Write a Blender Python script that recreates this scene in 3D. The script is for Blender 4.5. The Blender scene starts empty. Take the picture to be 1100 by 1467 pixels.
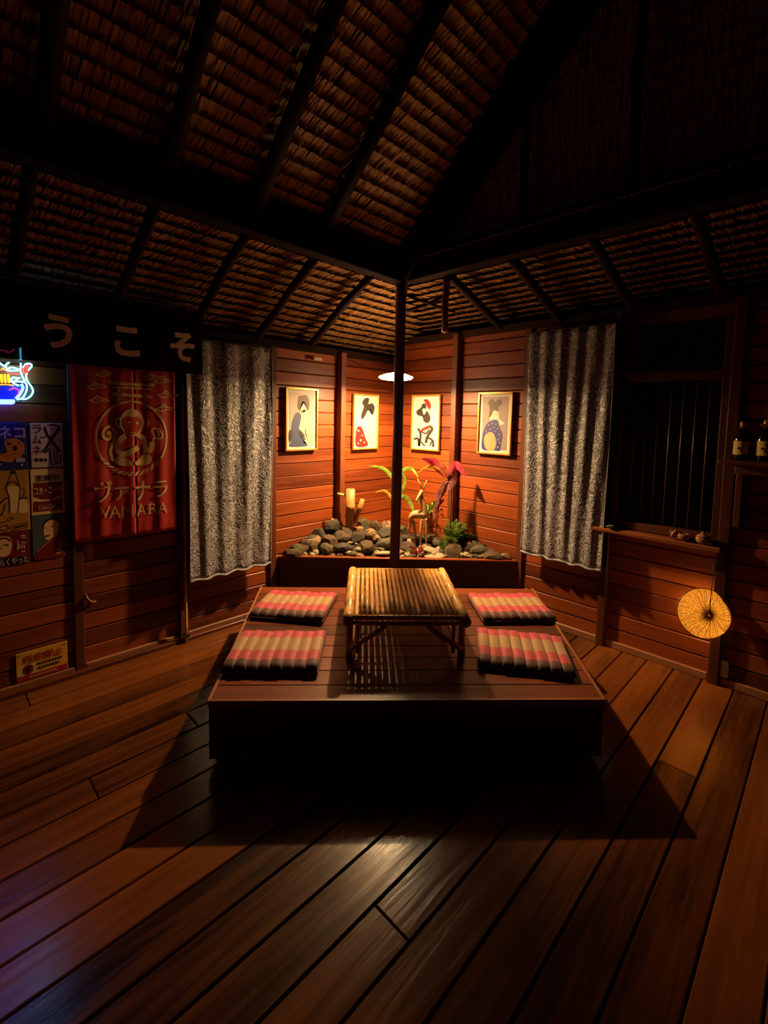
import bpy, bmesh, math, random
from mathutils import Vector, Matrix
random.seed(7)
rnd = random.uniform
SC = bpy.context.scene
COL = SC.collection
R = math.radians

# ------------------------------------------------------------------ camera
F, PITCH, ROLL, PY, YAW = 662.0, R(4.41), R(1.27), 650.0, R(44.6)
CAM = Vector((3.446, -3.679, 1.7))
cy, sy, cp, sp, cr, sr = math.cos(YAW), math.sin(YAW), math.cos(PITCH), math.sin(PITCH), math.cos(ROLL), math.sin(ROLL)
def room(v): return Vector((cy*v[0]-sy*v[1], sy*v[0]+cy*v[1], v[2]))   # camera heading frame -> room frame
_f, _r = Vector((0, cp, -sp)), Vector((1, 0, 0)); _d = _f.cross(_r)
RT, DN, FW = room(cr*_r - sr*_d), room(sr*_r + cr*_d), room(_f)
E2, N2 = room((1, 0, 0)), room((0, 1, 0))
cam = bpy.data.cameras.new('camera'); cam_o = bpy.data.objects.new('camera', cam); COL.objects.link(cam_o)
cam.sensor_fit = 'HORIZONTAL'; cam.sensor_width = 36; cam.lens = F/1100*36
cam.shift_y = -(733.5-PY)/1100; cam.clip_start = .02; cam.clip_end = 100
m = Matrix((RT, -DN, -FW)).transposed().to_4x4(); m.translation = CAM; cam_o.matrix_world = m
SC.camera = cam_o
# ------------------------------------------------------------------ world, exposure
SC.view_settings.view_transform = 'Standard'; SC.view_settings.look = 'None'
SC.view_settings.gamma = 1; SC.view_settings.use_curve_mapping = False
SC.view_settings.exposure = 0.0
SC.cycles.use_denoising = True
SC.cycles.max_bounces = 8; SC.cycles.sample_clamp_indirect = 4
W = bpy.data.worlds.new('night'); SC.world = W; W.use_nodes = True
W.node_tree.nodes['Background'].inputs[0].default_value = (.55, .32, .18, 1)
W.node_tree.nodes['Background'].inputs[1].default_value = .0015
LAMP_POWER, LAMP_COL = 104.0, (1.0, .59, .25)

# ------------------------------------------------------------------ pixel helpers (a pixel gives a direction only)
def ray(x, y): return (x-550)/F*RT + (y-PY)/F*DN + FW
def hit(x, y, ax, c):
    r = ray(x, y); return CAM + r*((c-CAM[ax])/r[ax])
def diag(a, d, z=0): p = CAM + a*E2 + d*N2; return Vector((p.x, p.y, z))

# ------------------------------------------------------------------ materials
def lin(c): return tuple(((u/12.92) if u <= .04045 else ((u+.055)/1.055)**2.4) for u in c)
def nodes(name):
    mt = bpy.data.materials.new(name); mt.use_nodes = True
    n = mt.node_tree.nodes; return mt, n, mt.node_tree.links, n['Principled BSDF']
def plain(name, col, rough=.6, metal=0, emit=None, es=0, spec=None, trans=0, var=0, bump=0, bscale=60):
    mt, n, l, b = nodes(name)
    b.inputs['Base Color'].default_value = (*col, 1); b.inputs['Roughness'].default_value = rough; b.inputs['Metallic'].default_value = metal
    if emit: b.inputs['Emission Color'].default_value = (*emit, 1); b.inputs['Emission Strength'].default_value = es
    if spec is not None: b.inputs['Specular IOR Level'].default_value = spec
    if trans: b.inputs['Transmission Weight'].default_value = trans
    if var or bump:
        tc = n.new('ShaderNodeTexCoord'); nz = n.new('ShaderNodeTexNoise'); nz.inputs['Scale'].default_value = bscale; nz.inputs['Detail'].default_value = 4
        l.new(tc.outputs['Object'], nz.inputs['Vector'])
        if var:
            rp = n.new('ShaderNodeValToRGB'); e = rp.color_ramp.elements
            e[0].position, e[1].position = .3, .7
            e[0].color = (*[c*(1-var) for c in col], 1); e[1].color = (*[min(1, c*(1+var)) for c in col], 1)
            l.new(nz.outputs['Fac'], rp.inputs[0]); l.new(rp.outputs[0], b.inputs['Base Color'])
        if bump:
            bp = n.new('ShaderNodeBump'); bp.inputs['Strength'].default_value = bump; bp.inputs['Distance'].default_value = .004
            l.new(nz.outputs['Fac'], bp.inputs['Height']); l.new(bp.outputs[0], b.inputs['Normal'])
    return mt
def wood(name, ca, cb, rough=.5, scale=1.0, bump=.25, along='x', rr=.12, wear=None, spec=.5, coat=0):
    """grain along the local axis; each board gets its own tone by object random"""
    mt, n, l, b = nodes(name)
    tc = n.new('ShaderNodeTexCoord'); oi = n.new('ShaderNodeObjectInfo')
    add = n.new('ShaderNodeVectorMath'); add.operation = 'MULTIPLY_ADD'
    cmb = n.new('ShaderNodeCombineXYZ')
    for k in range(3): l.new(oi.outputs['Random'], cmb.inputs[k])
    add.inputs[1].default_value = (37, 23, 51); l.new(cmb.outputs[0], add.inputs[0]); l.new(tc.outputs['Object'], add.inputs[2])
    mp = n.new('ShaderNodeMapping'); g = {'x': (1.6, 26, 26), 'y': (26, 1.6, 26), 'z': (26, 26, 1.6)}[along]
    mp.inputs['Scale'].default_value = [q*scale for q in g]; l.new(add.outputs[0], mp.inputs['Vector'])
    nz = n.new('ShaderNodeTexNoise'); nz.inputs['Scale'].default_value = 1; nz.inputs['Detail'].default_value = 6; nz.inputs['Roughness'].default_value = .65; nz.inputs['Distortion'].default_value = .6
    l.new(mp.outputs[0], nz.inputs['Vector'])
    mp2 = n.new('ShaderNodeMapping'); g2 = {'x': (.9, 5, 5), 'y': (5, .9, 5), 'z': (5, 5, .9)}[along]
    mp2.inputs['Scale'].default_value = g2; l.new(add.outputs[0], mp2.inputs['Vector'])
    n2 = n.new('ShaderNodeTexNoise'); n2.inputs['Scale'].default_value = 1; n2.inputs['Detail'].default_value = 4; l.new(mp2.outputs[0], n2.inputs['Vector'])
    mx = n.new('ShaderNodeMix'); mx.data_type = 'FLOAT'; mx.inputs[0].default_value = .45
    l.new(nz.outputs['Fac'], mx.inputs[2]); l.new(n2.outputs['Fac'], mx.inputs[3])
    ma = n.new('ShaderNodeMath'); ma.operation = 'MULTIPLY_ADD'; ma.inputs[1].default_value = .34; ma.inputs[2].default_value = -.17
    l.new(oi.outputs['Random'], ma.inputs[0])
    mb = n.new('ShaderNodeMath'); mb.operation = 'ADD'; l.new(mx.outputs[0], mb.inputs[0]); l.new(ma.outputs[0], mb.inputs[1])
    rp = n.new('ShaderNodeValToRGB'); e = rp.color_ramp.elements; e[0].position, e[1].position = .28, .72
    e[0].color = (*ca, 1); e[1].color = (*cb, 1); l.new(mb.outputs[0], rp.inputs[0])
    l.new(rp.outputs[0], b.inputs['Base Color'])
    rm = n.new('ShaderNodeMath'); rm.operation = 'MULTIPLY_ADD'; rm.inputs[1].default_value = rr*2; rm.inputs[2].default_value = rough-rr
    l.new(nz.outputs['Fac'], rm.inputs[0]); l.new(rm.outputs[0], b.inputs['Roughness'])
    b.inputs['Specular IOR Level'].default_value = spec; b.inputs['Coat Weight'].default_value = coat; b.inputs['Coat Roughness'].default_value = .27
    bp = n.new('ShaderNodeBump'); bp.inputs['Strength'].default_value = bump; bp.inputs['Distance'].default_value = .006
    l.new(nz.outputs['Fac'], bp.inputs['Height']); l.new(bp.outputs[0], b.inputs['Normal']); l.new(bp.outputs[0], b.inputs['Coat Normal'])
    return mt
M = {}
M['wall'] = wood('wall_wood', (.08, .014, .0026), (.32, .066, .009), rough=.45, bump=.22)
M['walldark'] = wood('stud_wood', (.05, .012, .004), (.16, .042, .012), rough=.45, along='z')
M['floor'] = wood('floor_wood', (.015, .0042, .0014), (.21, .062, .011), rough=.20, bump=.26, along='y', rr=.09, spec=.6, coat=.35)
M['plat'] = wood('platform_wood', (.05, .012, .0035), (.19, .044, .012), rough=.38, bump=.25, spec=.32)
M['planter'] = wood('planter_wood', (.022, .007, .003), (.08, .022, .008), rough=.55, bump=.25)
M['rim'] = wood('rim_wood', (.16, .05, .018), (.34, .12, .045), rough=.4, bump=.15)
M['base'] = wood('baseboard_wood', (.15, .055, .022), (.36, .15, .065), rough=.5, bump=.2)
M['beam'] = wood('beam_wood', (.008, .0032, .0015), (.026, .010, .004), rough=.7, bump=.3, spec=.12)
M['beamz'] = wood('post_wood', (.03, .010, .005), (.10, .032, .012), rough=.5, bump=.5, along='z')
M['sill'] = wood('sill_wood', (.14, .038, .010), (.32, .10, .026), rough=.45, bump=.2)
def thatch_mat(name, ca, cb):
    mt, n, l, b = nodes(name)
    ge = n.new('ShaderNodeNewGeometry'); rp = n.new('ShaderNodeValToRGB'); e = rp.color_ramp.elements
    e[0].color = (*ca, 1); e[1].color = (*cb, 1); e[0].position = .0; e[1].position = 1
    tc = n.new('ShaderNodeUVMap'); mp = n.new('ShaderNodeMapping'); mp.inputs['Scale'].default_value = (9, .8, 1)
    nz = n.new('ShaderNodeTexNoise'); nz.inputs['Scale'].default_value = 1; nz.inputs['Detail'].default_value = 3
    l.new(tc.outputs[0], mp.inputs[0]); l.new(mp.outputs[0], nz.inputs['Vector'])
    ad = n.new('ShaderNodeMath'); ad.operation = 'MULTIPLY_ADD'; ad.inputs[1].default_value = .38
    sb = n.new('ShaderNodeMath'); sb.operation = 'MULTIPLY_ADD'; sb.inputs[1].default_value = 1.6; sb.inputs[2].default_value = -.5
    l.new(nz.outputs['Fac'], sb.inputs[0]); l.new(ge.outputs['Random Per Island'], ad.inputs[0]); l.new(sb.outputs[0], ad.inputs[2])
    l.new(ad.outputs[0], rp.inputs[0]); l.new(rp.outputs[0], b.inputs['Base Color'])
    b.inputs['Roughness'].default_value = .5
    bp = n.new('ShaderNodeBump'); bp.inputs['Strength'].default_value = .8; bp.inputs['Distance'].default_value = .004
    l.new(nz.outputs['Fac'], bp.inputs['Height']); l.new(bp.outputs[0], b.inputs['Normal'])
    return mt
M['thatch'] = thatch_mat('thatch_straw', (.10, .042, .012), (.70, .37, .12))
def bamboo_mat(name, ca, cb, rough=.42):
    mt, n, l, b = nodes(name)
    tc = n.new('ShaderNodeTexCoord'); oi = n.new('ShaderNodeObjectInfo')
    nz = n.new('ShaderNodeTexNoise'); nz.inputs['Scale'].default_value = 14; nz.inputs['Detail'].default_value = 5; l.new(tc.outputs['Object'], nz.inputs['Vector'])
    ad = n.new('ShaderNodeMath'); ad.operation = 'MULTIPLY_ADD'; ad.inputs[1].default_value = .35; l.new(oi.outputs['Random'], ad.inputs[0]); l.new(nz.outputs['Fac'], ad.inputs[2])
    rp = n.new('ShaderNodeValToRGB'); e = rp.color_ramp.elements; e[0].position, e[1].position = .4, .95
    e[0].color = (*ca, 1); e[1].color = (*cb, 1); l.new(ad.outputs[0], rp.inputs[0]); l.new(rp.outputs[0], b.inputs['Base Color'])
    b.inputs['Roughness'].default_value = rough
    return mt
M['bamboo'] = bamboo_mat('bamboo_cane', (.40, .19, .04), (.74, .45, .13))
M['bamboodark'] = bamboo_mat('bamboo_node', (.22, .10, .025), (.42, .22, .06))
def brocade():
    mt, n, l, b = nodes('brocade_cloth')
    uv = n.new('ShaderNodeUVMap'); mp = n.new('ShaderNodeMapping'); mp.inputs['Scale'].default_value = (1, 1, 1); l.new(uv.outputs[0], mp.inputs[0])
    nz = n.new('ShaderNodeTexNoise'); nz.inputs['Scale'].default_value = 9; nz.inputs['Detail'].default_value = 1; l.new(mp.outputs[0], nz.inputs['Vector'])
    mxv = n.new('ShaderNodeMix'); mxv.data_type = 'VECTOR'; mxv.inputs[0].default_value = .22; l.new(mp.outputs[0], mxv.inputs[4]); l.new(nz.outputs['Color'], mxv.inputs[5])
    vo = n.new('ShaderNodeTexVoronoi'); vo.inputs['Scale'].default_value = 15; l.new(mxv.outputs[1], vo.inputs['Vector'])
    mu = n.new('ShaderNodeMath'); mu.operation = 'MULTIPLY'; mu.inputs[1].default_value = 26; l.new(vo.outputs['Distance'], mu.inputs[0])
    si = n.new('ShaderNodeMath'); si.operation = 'SINE'; l.new(mu.outputs[0], si.inputs[0])
    rp = n.new('ShaderNodeValToRGB'); e = rp.color_ramp.elements; e[0].position, e[1].position = .30, .75
    e[0].color = (.085, .09, .10, 1); e[1].color = (.33, .34, .38, 1)
    ad = n.new('ShaderNodeMath'); ad.operation = 'MULTIPLY_ADD'; ad.inputs[1].default_value = .5; ad.inputs[2].default_value = .5; l.new(si.outputs[0], ad.inputs[0])
    l.new(ad.outputs[0], rp.inputs[0]); l.new(rp.outputs[0], b.inputs['Base Color'])
    b.inputs['Roughness'].default_value = .42; b.inputs['Specular IOR Level'].default_value = .7; b.inputs['Sheen Weight'].default_value = .2
    bp = n.new('ShaderNodeBump'); bp.inputs['Strength'].default_value = .5; bp.inputs['Distance'].default_value = .004
    l.new(ad.outputs[0], bp.inputs['Height']); l.new(bp.outputs[0], b.inputs['Normal'])
    return mt
M['brocade'] = brocade()
M['hem'] = plain('curtain_hem', (.26, .26, .28), .8, var=.4, bump=.5, bscale=90)
def cushion_mat():
    mt, n, l, b = nodes('cushion_stripes')
    tc = n.new('ShaderNodeTexCoord'); sx = n.new('ShaderNodeSeparateXYZ'); l.new(tc.outputs['Object'], sx.inputs[0])
    mr = n.new('ShaderNodeMapRange'); mr.inputs[1].default_value = -.225; mr.inputs[2].default_value = .225; l.new(sx.outputs['Y'], mr.inputs[0])
    rp = n.new('ShaderNodeValToRGB'); rp.color_ramp.interpolation = 'CONSTANT'
    mar, pink, gold = (.10, .018, .012, 1), (.56, .026, .058, 1), (.46, .26, .10, 1)
    e = rp.color_ramp.elements; e[0].position = 0; e[0].color = mar; e[1].position = .16; e[1].color = pink
    for p, c in ((.37, gold), (.70, pink), (.92, mar)): q = e.new(p); q.color = c
    l.new(mr.outputs[0], rp.inputs[0])
    mp = n.new('ShaderNodeMapping'); mp.inputs['Scale'].default_value = (220, 60, 60); l.new(tc.outputs['Object'], mp.inputs[0])
    nz = n.new('ShaderNodeTexNoise'); nz.inputs['Scale'].default_value = 1; nz.inputs['Detail'].default_value = 4; l.new(mp.outputs[0], nz.inputs['Vector'])
    mx = n.new('ShaderNodeMix'); mx.data_type = 'RGBA'; mx.blend_type = 'MULTIPLY'; mx.inputs[0].default_value = .55
    l.new(rp.outputs[0], mx.inputs[6]); l.new(nz.outputs['Fac'], mx.inputs[7]); l.new(mx.outputs[2], b.inputs['Base Color'])
    b.inputs['Roughness'].default_value = .65; b.inputs['Sheen Weight'].default_value = .2
    bp = n.new('ShaderNodeBump'); bp.inputs['Strength'].default_value = .35; bp.inputs['Distance'].default_value = .002
    l.new(nz.outputs['Fac'], bp.inputs['Height']); l.new(bp.outputs[0], b.inputs['Normal'])
    return mt
M['cushion'] = cushion_mat()
M['maroon'] = plain('maroon_cloth', (.085, .018, .012), .75, bump=.3, bscale=200)
def rockmat(name, ca, cb, cc):
    mt, n, l, b = nodes(name)
    tc = n.new('ShaderNodeTexCoord'); oi = n.new('ShaderNodeObjectInfo')
    ad = n.new('ShaderNodeVectorMath'); ad.operation = 'ADD'; l.new(tc.outputs['Object'], ad.inputs[0]); l.new(oi.outputs['Location'], ad.inputs[1])
    nz = n.new('ShaderNodeTexNoise'); nz.inputs['Scale'].default_value = 22; nz.inputs['Detail'].default_value = 6; nz.inputs['Distortion'].default_value = 1.4; l.new(ad.outputs[0], nz.inputs['Vector'])
    rp = n.new('ShaderNodeValToRGB'); e = rp.color_ramp.elements; e[0].position, e[1].position = .38, .66; e[0].color = (*ca, 1); e[1].color = (*cc, 1)
    q = e.new(.5); q.color = (*cb, 1)
    l.new(nz.outputs['Fac'], rp.inputs[0]); l.new(rp.outputs[0], b.inputs['Base Color']); b.inputs['Roughness'].default_value = .6
    bp = n.new('ShaderNodeBump'); bp.inputs['Strength'].default_value = .7; bp.inputs['Distance'].default_value = .006
    l.new(nz.outputs['Fac'], bp.inputs['Height']); l.new(bp.outputs[0], b.inputs['Normal'])
    return mt
M['rock_dark'] = rockmat('dark_stone', (.007, .006, .005), (.018, .016, .010), (.11, .085, .04))
M['rock_brown'] = rockmat('brown_stone', (.010, .006, .003), (.04, .022, .009), (.19, .105, .035))
M['rock_tan'] = rockmat('tan_stone', (.08, .045, .018), (.20, .12, .05), (.40, .26, .11))
M['rock_pale'] = rockmat('pale_stone', (.12, .10, .06), (.28, .24, .14), (.46, .39, .24))
M['rock_green'] = rockmat('mossy_stone', (.018, .018, .007), (.03, .028, .010), (.17, .135, .045))
M['soil'] = plain('planter_soil', (.014, .008, .004), .9, var=.6, bump=.8, bscale=45)
def leafm(name, a, b_, rough=.4):
    mt, n, l, b = nodes(name)
    ge = n.new('ShaderNodeNewGeometry'); tc = n.new('ShaderNodeTexCoord'); nz = n.new('ShaderNodeTexNoise'); nz.inputs['Scale'].default_value = 30; l.new(tc.outputs['Object'], nz.inputs['Vector'])
    rp = n.new('ShaderNodeValToRGB'); e = rp.color_ramp.elements; e[0].position, e[1].position = .35, .65; e[0].color = (*a, 1); e[1].color = (*b_, 1)
    l.new(nz.outputs['Fac'], rp.inputs[0]); l.new(rp.outputs[0], b.inputs['Base Color']); b.inputs['Roughness'].default_value = rough
    tr = n.new('ShaderNodeBsdfTranslucent'); l.new(rp.outputs[0], tr.inputs['Color']); mx = n.new('ShaderNodeMixShader'); mx.inputs[0].default_value = .4
    l.new(b.outputs[0], mx.inputs[1]); l.new(tr.outputs[0], mx.inputs[2]); l.new(mx.outputs[0], n['Material Output'].inputs[0])
    return mt
M['leaf'] = leafm('green_leaf', (.10, .22, .02), (.26, .40, .05)); M['leafyel'] = leafm('yellow_leaf', (.40, .24, .02), (.55, .38, .05))
M['leafdark'] = leafm('dark_leaf', (.02, .06, .015), (.06, .14, .03)); M['leaffern'] = leafm('fern_leaf', (.05, .12, .02), (.16, .26, .05))
M['leafpink'] = leafm('pink_leaf', (.45, .03, .07), (.65, .09, .14)); M['leafpurple'] = leafm('purple_leaf', (.16, .05, .06), (.32, .13, .14))
M['leafred'] = leafm('red_leaf', (.15, .015, .015), (.3, .03, .03)); M['stem'] = leafm('stem', (.14, .05, .02), (.24, .1, .04))
M['drift'] = wood('carved_wood', (.22, .12, .05), (.48, .30, .14), rough=.55, bump=.3, scale=2)
M['gold'] = plain('gilt_frame', (.62, .36, .07), .3, metal=.55, var=.2, bscale=40)
M['mat'] = plain('picture_mat', (.50, .47, .41), .7); 
def P(key, col, rough=.6, **k): M[key] = plain(key, lin(col), rough, **k); return M[key]
for k, c in {'print_pinkgrey': (.80, .72, .68), 'print_cream': (.88, .84, .76), 'print_grey': (.80, .78, .72), 'print_mauve': (.62, .55, .53), 'print_brown': (.30, .22, .19),
             'print_black': (.17, .15, .14), 'print_blue': (.24, .31, .50), 'print_indigo': (.17, .19, .50), 'print_red': (.85, .10, .08), 'print_skin': (.93, .87, .78), 'print_tan': (.80, .66, .44),
             'sign_white': (.80, .74, .70), 'sign_navy': (.10, .14, .42), 'sign_yellow': (.82, .62, .16), 'sign_red': (.62, .08, .07), 'sign_black': (.06, .05, .05), 'sign_cream': (.92, .80, .56), 'sign_ochre': (.74, .52, .20),
             'sign_slate': (.28, .34, .38), 'sign_skin': (.90, .72, .50), 'sign_lilac': (.70, .62, .82), 'sign_orange': (.78, .48, .16), 'sign_maroon': (.45, .06, .06), 'sign_pale': (.80, .72, .42)}.items(): P(k, tuple(u*(.80 if k.startswith('print') else 1) for u in c), .55)
M['banner'] = plain('red_banner_cloth', (.42, .012, .008), .6, bump=.2, bscale=300); M['bannerprint'] = plain('gold_banner_print', (.62, .40, .17), .6)
M['norenprint'] = plain('noren_print', (.78, .62, .50), .8)
def norenmat():
    mt, n, l, b = nodes('black_noren_cloth')
    b.inputs['Base Color'].default_value = (.006, .006, .007, 1); b.inputs['Roughness'].default_value = .9; b.inputs['Specular IOR Level'].default_value = .1
    b.inputs['Alpha'].default_value = .975
    return mt
M['noren'] = norenmat()
M['black'] = plain('black_metal', (.012, .011, .010), .5, metal=.3); M['rod'] = plain('window_bar', (.16, .09, .05), .4, metal=.6)
M['white'] = plain('white_plastic', (.62, .55, .42), .5); M['clay'] = plain('clay', (.36, .16, .06), .75, var=.25, bump=.3)
M['glass'] = plain('dark_bottle_glass', (.010, .006, .003), .12); M['goldfoil'] = plain('gold_foil', (.55, .30, .06), .35, metal=.6)
M['label'] = plain('cream_label', (.62, .46, .12), .6); M['cord'] = plain('black_cord', (.02, .014, .01), .6)
M['ash'] = plain('dark_glazed_dish', (.02, .025, .022), .25); M['foil'] = plain('crumpled_paper', (.5, .48, .45), .5)
M['bulb'] = plain('lamp_diffuser', (1, .9, .75), .5, emit=(1, .74, .42), es=40)
M['shadetop'] = plain('lamp_shade', (.6, .5, .38), .5, emit=(1, .60, .28), es=42)
def neon(k, c, s): M[k] = plain(k, tuple(min(.8, x) for x in c), .4, emit=c, es=s)
neon('neon_cyan', (.10, .70, 1.0), 12); neon('neon_blue', (.03, .06, 1.0), 20); neon('neon_yellow', (1, .70, .02), 1.8); neon('neon_orange', (1, .28, .02), 2.4); neon('neon_red', (1, .05, .04), 2.5); neon('neon_pink', (1, .05, .25), 3)
def hatmat():
    mt, n, l, b = nodes('woven_straw_hat')
    tc = n.new('ShaderNodeTexCoord'); nz = n.new('ShaderNodeTexNoise'); nz.inputs['Scale'].default_value = 170; nz.inputs['Detail'].default_value = 3; l.new(tc.outputs['Object'], nz.inputs['Vector'])
    rp = n.new('ShaderNodeValToRGB'); e = rp.color_ramp.elements; e[0].position, e[1].position = .35, .6; e[0].color = (.26, .12, .025, 1); e[1].color = (.75, .46, .12, 1)
    l.new(nz.outputs['Fac'], rp.inputs[0])
    tr = n.new('ShaderNodeBsdfTranslucent'); l.new(rp.outputs[0], tr.inputs['Color']); l.new(rp.outputs[0], b.inputs['Base Color'])
    mx = n.new('ShaderNodeMixShader'); mx.inputs[0].default_value = .6; l.new(b.outputs[0], mx.inputs[1]); l.new(tr.outputs[0], mx.inputs[2])
    l.new(mx.outputs[0], n['Material Output'].inputs[0]); b.inputs['Roughness'].default_value = .6
    return mt
M['hat'] = hatmat(); M['ribdark'] = plain('dark_straw', (.07, .03, .008), .7)

# ------------------------------------------------------------------ mesh builder
class MB:
    def __init__(s): s.v, s.f, s.uv = [], [], {}
    def box(s, x0, x1, y0, y1, z0, z1, c=0.0):
        if c <= 0:
            o = len(s.v); s.v += [(x, y, z) for z in (z0, z1) for y in (y0, y1) for x in (x0, x1)]
            s.f += [[o+i for i in q] for q in ((0, 2, 3, 1), (4, 5, 7, 6), (0, 1, 5, 4), (2, 6, 7, 3), (0, 4, 6, 2), (1, 3, 7, 5))]; return s
        ctr = [(x0+x1)/2, (y0+y1)/2, (z0+z1)/2]; h = [abs(x1-x0)/2, abs(y1-y0)/2, abs(z1-z0)/2]; ix = {}
        for a in range(3):
            for sg in [(i, j, k) for i in (-1, 1) for j in (-1, 1) for k in (-1, 1)]:
                ix[sg, a] = len(s.v); s.v.append(tuple(ctr[q]+sg[q]*(h[q]-(0 if q == a else c)) for q in range(3)))
        for a in range(3):
            b_, d = [(1, 2), (0, 2), (0, 1)][a]
            for sa in (-1, 1):
                L = []
                for u, w in ((-1, -1), (1, -1), (1, 1), (-1, 1)):
                    q = [0, 0, 0]; q[a], q[b_], q[d] = sa, u, w; L.append(ix[tuple(q), a])
                s.f.append(L)
            for u in (-1, 1):
                for w in (-1, 1):
                    p, q = [0]*3, [0]*3; p[a], p[b_], p[d] = -1, u, w; q[a], q[b_], q[d] = 1, u, w
                    s.f.append([ix[tuple(p), b_], ix[tuple(q), b_], ix[tuple(q), d], ix[tuple(p), d]])
        for sg in [(i, j, k) for i in (-1, 1) for j in (-1, 1) for k in (-1, 1)]: s.f.append([ix[sg, 0], ix[sg, 1], ix[sg, 2]])
        return s
    def prism(s, prof, x0, x1):          # profile (y,z) extruded along x
        o = len(s.v); n = len(prof); s.v += [(x0, y, z) for y, z in prof]+[(x1, y, z) for y, z in prof]
        s.f += [[o+i, o+(i+1) % n, o+n+(i+1) % n, o+n+i] for i in range(n)]+[[o+i for i in range(n)][::-1], [o+n+i for i in range(n)]]; return s
    def tube(s, pts, r, n=8, cap=True):
        pts = [Vector(p) for p in pts]; o = len(s.v); K = len(pts)
        rs = r if isinstance(r, (list, tuple)) else [r]*K
        up = None
        for i, p in enumerate(pts):
            t = (pts[min(i+1, K-1)]-pts[max(i-1, 0)]).normalized()
            if up is None: up = t.orthogonal().normalized()
            up = (up - t*up.dot(t)); up = up.normalized() if up.length > 1e-6 else t.orthogonal().normalized()
            w = t.cross(up)
            for k in range(n): a = 2*math.pi*k/n; s.v.append(tuple(p+rs[i]*(math.cos(a)*up+math.sin(a)*w)))
        for i in range(K-1):
            for k in range(n): s.f.append([o+i*n+k, o+i*n+(k+1) % n, o+(i+1)*n+(k+1) % n, o+(i+1)*n+k])
        if cap: s.f += [[o+k for k in range(n)][::-1], [o+(K-1)*n+k for k in range(n)]]
        return s
    def lathe(s, prof, n=20):
        o = len(s.v)
        for r, z in prof:
            for k in range(n): a = 2*math.pi*k/n; s.v.append((r*math.cos(a), r*math.sin(a), z))
        for i in range(len(prof)-1):
            for k in range(n): s.f.append([o+i*n+k, o+i*n+(k+1) % n, o+(i+1)*n+(k+1) % n, o+(i+1)*n+k])
        s.f += [[o+k for k in range(n)][::-1], [o+(len(prof)-1)*n+k for k in range(n)]]
        return s
    def strip(s, L, Rr, uvs=True):         # ribbon between two polylines
        o = len(s.v); n = len(L)
        for i in range(n): s.v += [tuple(L[i]), tuple(Rr[i])]
        for i in range(n-1):
            q = [o+2*i, o+2*i+1, o+2*i+3, o+2*i+2]; s.uv[len(s.f)] = [(0, i/(n-1)), (1, i/(n-1)), (1, (i+1)/(n-1)), (0, (i+1)/(n-1))]; s.f.append(q)
        return s
    def mesh(s, name, mat, smooth=False, recalc=True, solid=0):
        me = bpy.data.meshes.new(name); me.from_pydata(s.v, [], s.f)
        if s.uv:
            ul = me.uv_layers.new(name='UVMap')
            for p in me.polygons:
                if p.index in s.uv:
                    for li, c in zip(p.loop_indices, s.uv[p.index]): ul.data[li].uv = c
        if recalc:
            bm = bmesh.new(); bm.from_mesh(me); bmesh.ops.recalc_face_normals(bm, faces=bm.faces); bm.to_mesh(me); bm.free()
        if smooth:
            for p in me.polygons: p.use_smooth = True
        if mat: me.materials.append(mat)
        return me
    def build(s, name, mat, parent=None, loc=(0, 0, 0), rz=0, smooth=False, recalc=True):
        return put(name, s.mesh(name, mat, smooth, recalc), parent, loc, rz)
def put(name, me, parent=None, loc=(0, 0, 0), rz=0):
    o = bpy.data.objects.new(name, me); COL.objects.link(o); o.location = loc; o.rotation_euler = (0, 0, rz)
    if parent: o.parent = parent
    return o
def tag(o, label=None, cat=None, group=None, kind=None):
    if label: o['label'] = label
    if cat: o['category'] = cat
    if group: o['group'] = group
    if kind: o['kind'] = kind
    return o
def thing(name, label, cat, loc=(0, 0, 0), rz=0, group=None): return tag(put(name, None, None, loc, rz), label, cat, group)
def struct(name, loc=(0, 0, 0), rz=0): return tag(put(name, None, None, loc, rz), kind='structure')
def spline(pts, k=6, closed=False):
    n = len(pts); out = []
    P_ = lambda i: pts[i % n] if closed else pts[max(0, min(n-1, i))]
    for i in range(n if closed else n-1):
        a, b, c, d = P_(i-1), P_(i), P_(i+1), P_(i+2)
        for j in range(k):
            t = j/k; out.append(tuple(.5*(2*b[q]+(c[q]-a[q])*t+(2*a[q]-5*b[q]+4*c[q]-d[q])*t*t+(3*b[q]-a[q]-3*c[q]+d[q])*t**3) for q in range(len(b))))
    if not closed: out.append(tuple(pts[-1]))
    return out
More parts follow.
